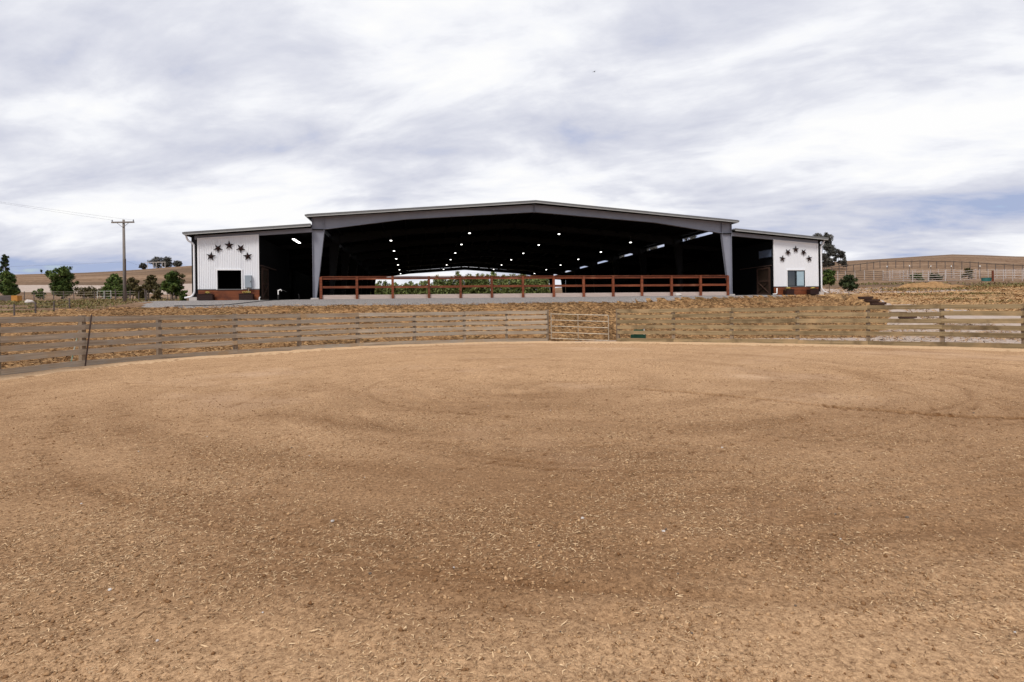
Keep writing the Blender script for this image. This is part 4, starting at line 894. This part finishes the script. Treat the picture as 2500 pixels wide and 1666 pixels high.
def hedge(name, pts, wy, H, n, label, sd):
    rs = np.random.default_rng(sd); bl = []
    (x0, y0), (x1, y1) = pts; L = math.hypot(x1-x0, y1-y0); ang = math.atan2(y1-y0, x1-x0)
    o = empty(name, ((x0+x1)/2, (y0+y1)/2, tz((x0+x1)/2, (y0+y1)/2)), ang, label, 'hedge')
    for k in range(int(L/.9)):
        xx = -L/2+.9*(k+.5); hh = H*(1+rs.uniform(-.10, .08))
        for f in (.12, .35, .58, .8): bl.append((xx+rs.uniform(-.3, .3), rs.uniform(-.3, .3)*wy, hh*f, rs.uniform(.7, 1.0), wy*.6, hh*.19))
        if rs.random() < .7: bl.append((xx, 0, hh*.97, .4, .4, hh*.07))
    V, F, t = leaves(bl, n, .24); np_mesh('foliage', V, F, M['leafhedge'], o, t)
    st = MB()
    for k in range(int(L/1.8)): xx = -L/2+1.8*(k+.5); st.tube([(xx, 0, -.2), (xx+.1, 0, H*.7)], [.06, .03], 5)
    st.build('stems', M['bark'], o)
hedge('hedge', [xy(4.0, V1+12), xy(25, V1+12)], 1.5, 5.9, 30000, 'tall green hedge seen through the far end of the barn', 61)
hedge('hedge', [xy(-10.5, V1+14), xy(4.2, V1+14)], 1.3, 4.7, 15000, 'lower green hedge left of the tall one seen through the barn', 62)

# ------------------------------------------------------------------ pasture fences, corrals and odds and ends
def post_fence(name, pts, ph, rails, pm, rm, label, pr=.05, rr=.025, round_=True, sub=1, board=False):
    root = empty(name, (pts[0][0], pts[0][1], 0), 0, label, 'fence'); o0 = Vector((pts[0][0], pts[0][1], 0)); Q = []
    for a, c in zip(pts[:-1], pts[1:]):
        for k in range(sub): Q.append((a[0]+(c[0]-a[0])*k/sub, a[1]+(c[1]-a[1])*k/sub))
    Q.append(pts[-1]); Z = [tz(*q) for q in Q]
    for (x, y), z in zip(Q, Z): MB().tube([(0, 0, -.2), (0, 0, ph*random.uniform(.95, 1.05))], pr*random.uniform(.9, 1.1), 6, pm).build('post', None, root, loc=(x-o0.x, y-o0.y, z))
    for rz_ in rails:
        P = [Vector((x, y, z+rz_))-o0 for (x, y), z in zip(Q, Z)]; b = MB()
        b.tube(P, rr, 5, rm); b.build('rail' if rr > .012 else 'wire', None, root)
P = lambda px, Y: (at_px(px, Y), Y)
post_fence('wire_fence', [P(-40, 29), P(35, 29.5), P(87, 30.5), P(132, 31.5), P(170, 33)], .58, (.3, .5), M['greywood'], M['wire'], 'short wire fence of old wooden posts behind the left board fence', pr=.04, rr=.006)
post_fence('wire_fence', [P(60, 66), P(420, 60)], .95, (.35, .65, .9), M['greywood'], M['galv'], 'pasture wire fence running behind the left trees', pr=.045, rr=.014, sub=14)
gp = empty('pasture_gate', (*P(240, 63), tz(*P(240, 63))), R_(-6), 'pale green tube gate in the left pasture fence', 'gate')
for z in (.15, .4, .65, .95): MB().tube([(0, -.1, z), (1.6, -.1, z)], .025, 6, M['stake']).build('bar', None, gp)
for x in (0, .8, 1.6): MB().tube([(x, -.1, .05), (x, -.1, 1.0)], .025, 6, M['pvc']).build('upright', None, gp)
bn = empty('timber_bin', (*P(14, 56), tz(*P(14, 56))), R_(5), 'low grey timber bin with an orange end panel at the far left', 'bin')
MB().box(-2.2, .72, -.3, .3, -.1, .62, M['greywood']).build('side', None, bn); MB().box(.73, 1.28, -.32, .3, -.1, .6, M['orange']).build('end_panel', None, bn)
for i, (dx, dy) in enumerate(((-.5, -.5), (.9, -.6), (1.5, -.3), (2.1, -.1), (2.4, -.7))):
    x, y = PX+dx, PY+dy; o = tag(MB().tube([(0, 0, -.2), (random.uniform(-.05, .05), 0, [1.15, 1.0, .85, 1.0, 1.1][i])], .045, 6, M['greywood']).build('wooden_stake', None, loc=(x, y, tz(x, y))), 'thin wooden stake in the row at the foot of the utility pole', 'stake', 'stakes at the foot of the utility pole')
for i, (px, Y) in enumerate(((410, 43.3), (417, 43.2), (425, 43.3))):
    x, y = P(px, Y); tag(MB().tube([(0, 0, -.2), (0, 0, .85)], .018, 6, M['greywood']).build('tree_stake', None, loc=(x, y, tz(x, y))), 'pale tree stake beside the trunk of the nearest left tree', 'stake', 'stakes round the nearest left tree')
sf = empty('shade_frame', (*P(383, 198), tz(*P(383, 198))), 0, 'pale open post frame in front of the hilltop grove', 'shelter')
for x in (-3.0, -1.0, 0, 2.0, 3.0): MB().box(x-.06, x+.06, -.06, .06, -.4, 2.0, M['rock']).build('post', None, sf)
MB().box(-4.0, 3.2, -.08, .08, 2.0, 2.15, M['rock']).build('beam', None, sf)

# hillside fence and corrals on the right
post_fence('rail_fence', [P(1995, 106), P(2150, 118), P(2330, 112), P(2520, 104)], 1.5, (1.35,), M['greywood'], M['bark'], 'long dark top-rail fence crossing the right hillside below the skyline', pr=.06, rr=.08, sub=9)
post_fence('rail_fence', [P(1990, 94), P(2065, 94), P(2157, 96)], 1.5, (.4, .75, 1.1, 1.4), M['pipe'], M['bark'], 'brown rail fence on the slope right behind the barn corner', pr=.06, rr=.05, sub=4)
post_fence('pipe_fence', [P(2180, 97), P(2330, 95), P(2500, 92)], 1.5, (.5, .8, 1.1, 1.42), M['pipe'], M['pipe'], 'pale pipe fence behind the corral panels on the right', pr=.05, rr=.025, sub=8)
post_fence('pipe_fence', [P(2428, 80), P(2520, 78)], 1.5, (.4, .75, 1.1, 1.42), M['pipe'], M['pipe'], 'near pale pipe fence at the right edge beyond the red post', pr=.05, rr=.035, sub=4)
PC = [P(2157, 88), P(2173.5, 85.5), P(2207, 83), P(2229, 80.5), P(2268, 80.5), P(2309, 81), P(2346, 82.5), P(2384, 84.5)]
cl = ['first corral panel at the left end of the pipe corral', 'second corral panel from the left of the pipe corral', 'short corral panel just left of the corral corner', 'corral panel starting right of the corral corner', 'middle front corral panel of the pipe corral', 'corral panel in front of the dark green shrub', 'last corral panel before the teal trough']
for (a, c), lb in zip(zip(PC[:-1], PC[1:]), cl):
    L = math.dist(a, c); o = empty('corral_panel', (*a, tz(*a)), math.atan2(c[1]-a[1], c[0]-a[0]), 'pale pipe '+lb, 'corral panel', 'pipe corral panels on the right pasture')
    dz = tz(*c)-tz(*a)
    for z in (.12, .42, .72, 1.02, 1.35): MB().tube([(.03, 0, z), (L-.03, 0, z+dz)], .042, 6, M['pipe']).build('bar', None, o)
    for x in (.03, L-.03): MB().tube([(x, 0, dz*x/L), (x, 0, 1.55+dz*x/L)], .055, 6, M['pipe']).build('upright', None, o)
x, y = P(2425, 79); tag(MB().tube([(0, 0, -.2), (0, 0, 1.55)], .13, 8, M['redwood']).build('wooden_post', None, loc=(x, y, tz(x, y))), 'thick reddish post beside the teal trough in the corrals', 'post')
x, y = P(2409, 80); t = empty('water_trough', (x, y, tz(x, y)), 0, 'teal water trough in the corral beside the reddish post', 'trough')
MB().tube([(0, 0, -.1), (0, 0, .42)], [.52, .58], 14, M['teal']).build('tub', None, t); MB().tube([(0, 0, .422), (0, 0, .45)], .6, 14, M['teal']).build('rim', None, t)
for i, (px, Y, H_, Wd, lm) in enumerate(((2240, 87, .95, 1.4, 'leaf'), (2280, 88, .8, 1.5, 'leafdark'), (2366, 90, 1.7, 1.1, 'leafbrown'))):
    tree('shrub', *P(px, Y), H_, Wd, ['low green shrub behind the left corral panels', 'low dark shrub behind the middle corral panels', 'yellow green shrub behind the right corral panels'][i], lm, n=600, ls=.16, trunk_h=.05, clumps=7, seed=70+i, cat='shrub')
for i, px in enumerate((2167, 2222, 2274, 2324, 2394)):
    x, y = P(px, 98-i*.5); mp = empty('marker_post', (x, y, tz(x, y)), 0, ['white capped post farthest left behind the corrals', 'white capped post second from left behind the corrals', 'white capped post in the middle behind the corrals', 'white capped post second from right behind the corrals', 'white capped post farthest right behind the corrals'][i], 'post', 'white capped posts behind the corrals')
    MB().tube([(0, 0, -.2), (0, 0, 1.95)], .045, 6, M['greywood']).build('post', None, mp); MB().tube([(0, 0, 1.96), (0, 0, 2.18)], [.08, .06], 6, M['pvc']).build('cap', None, mp)
# soil pile
def mound(px, Y, lx, ly, h, label):
    X = at_px(px, Y); n = 30; g = np.linspace(-1.3, 1.3, n); A, B = np.meshgrid(g, g); x = (A*lx).ravel(); y = (B*ly).ravel()
    q = np.sqrt(A**2+B**2).ravel(); zz = h*np.clip(1-q, -.1, 1)*(1+1.3*fbm(x*1.1, y*1.1, 4))-.06; zz = terrain(X+x, Y+y)+zz
    i, j = np.meshgrid(np.arange(n-1), np.arange(n-1)); a = (j*n+i).ravel(); F = np.stack([a, a+1, a+n+1, a+n], 1)
    tag(np_mesh('soil_pile', np.stack([X+x, Y+y, zz], 1), F, M['pile'], smooth=True), label, 'soil pile')
mound(2262, 66, 4.2, 2.2, .72, 'low orange brown soil pile in front of the pipe corral')
mound(2322, 66, 2.4, 1.6, .42, 'smaller orange brown soil pile right of the larger one')
# bird
bd = empty('bird', (8.84, 60, 26.2), R_(30), 'tiny dark bird flying high above the barn roof', 'bird'); bd.scale = (.5, .5, .5)
b = MB(); b.tube([(-.2, 0, 0), (-.1, 0, .02), (.05, 0, .02), (.16, 0, .03), (.22, 0, .02)], [.02, .05, .06, .035, .01], 8, M['feather'])
b.add([(.1, .03, .04), (-.06, .03, .04), (-.1, .25, .14), (.06, .25, .15), (-.12, .48, .06), (.1, -.03, .04), (-.06, -.03, .04), (-.1, -.25, .14), (.06, -.25, .15), (-.12, -.48, .06)], [(0, 1, 2, 3), (3, 2, 4), (5, 8, 7, 6), (8, 9, 7)], M['feather'])
b.add([(-.18, .02, .01), (-.34, .07, .01), (-.34, -.07, .01), (-.18, -.02, .01)], [(0, 1, 2, 3)], M['feather']); b.build('body', None, bd)
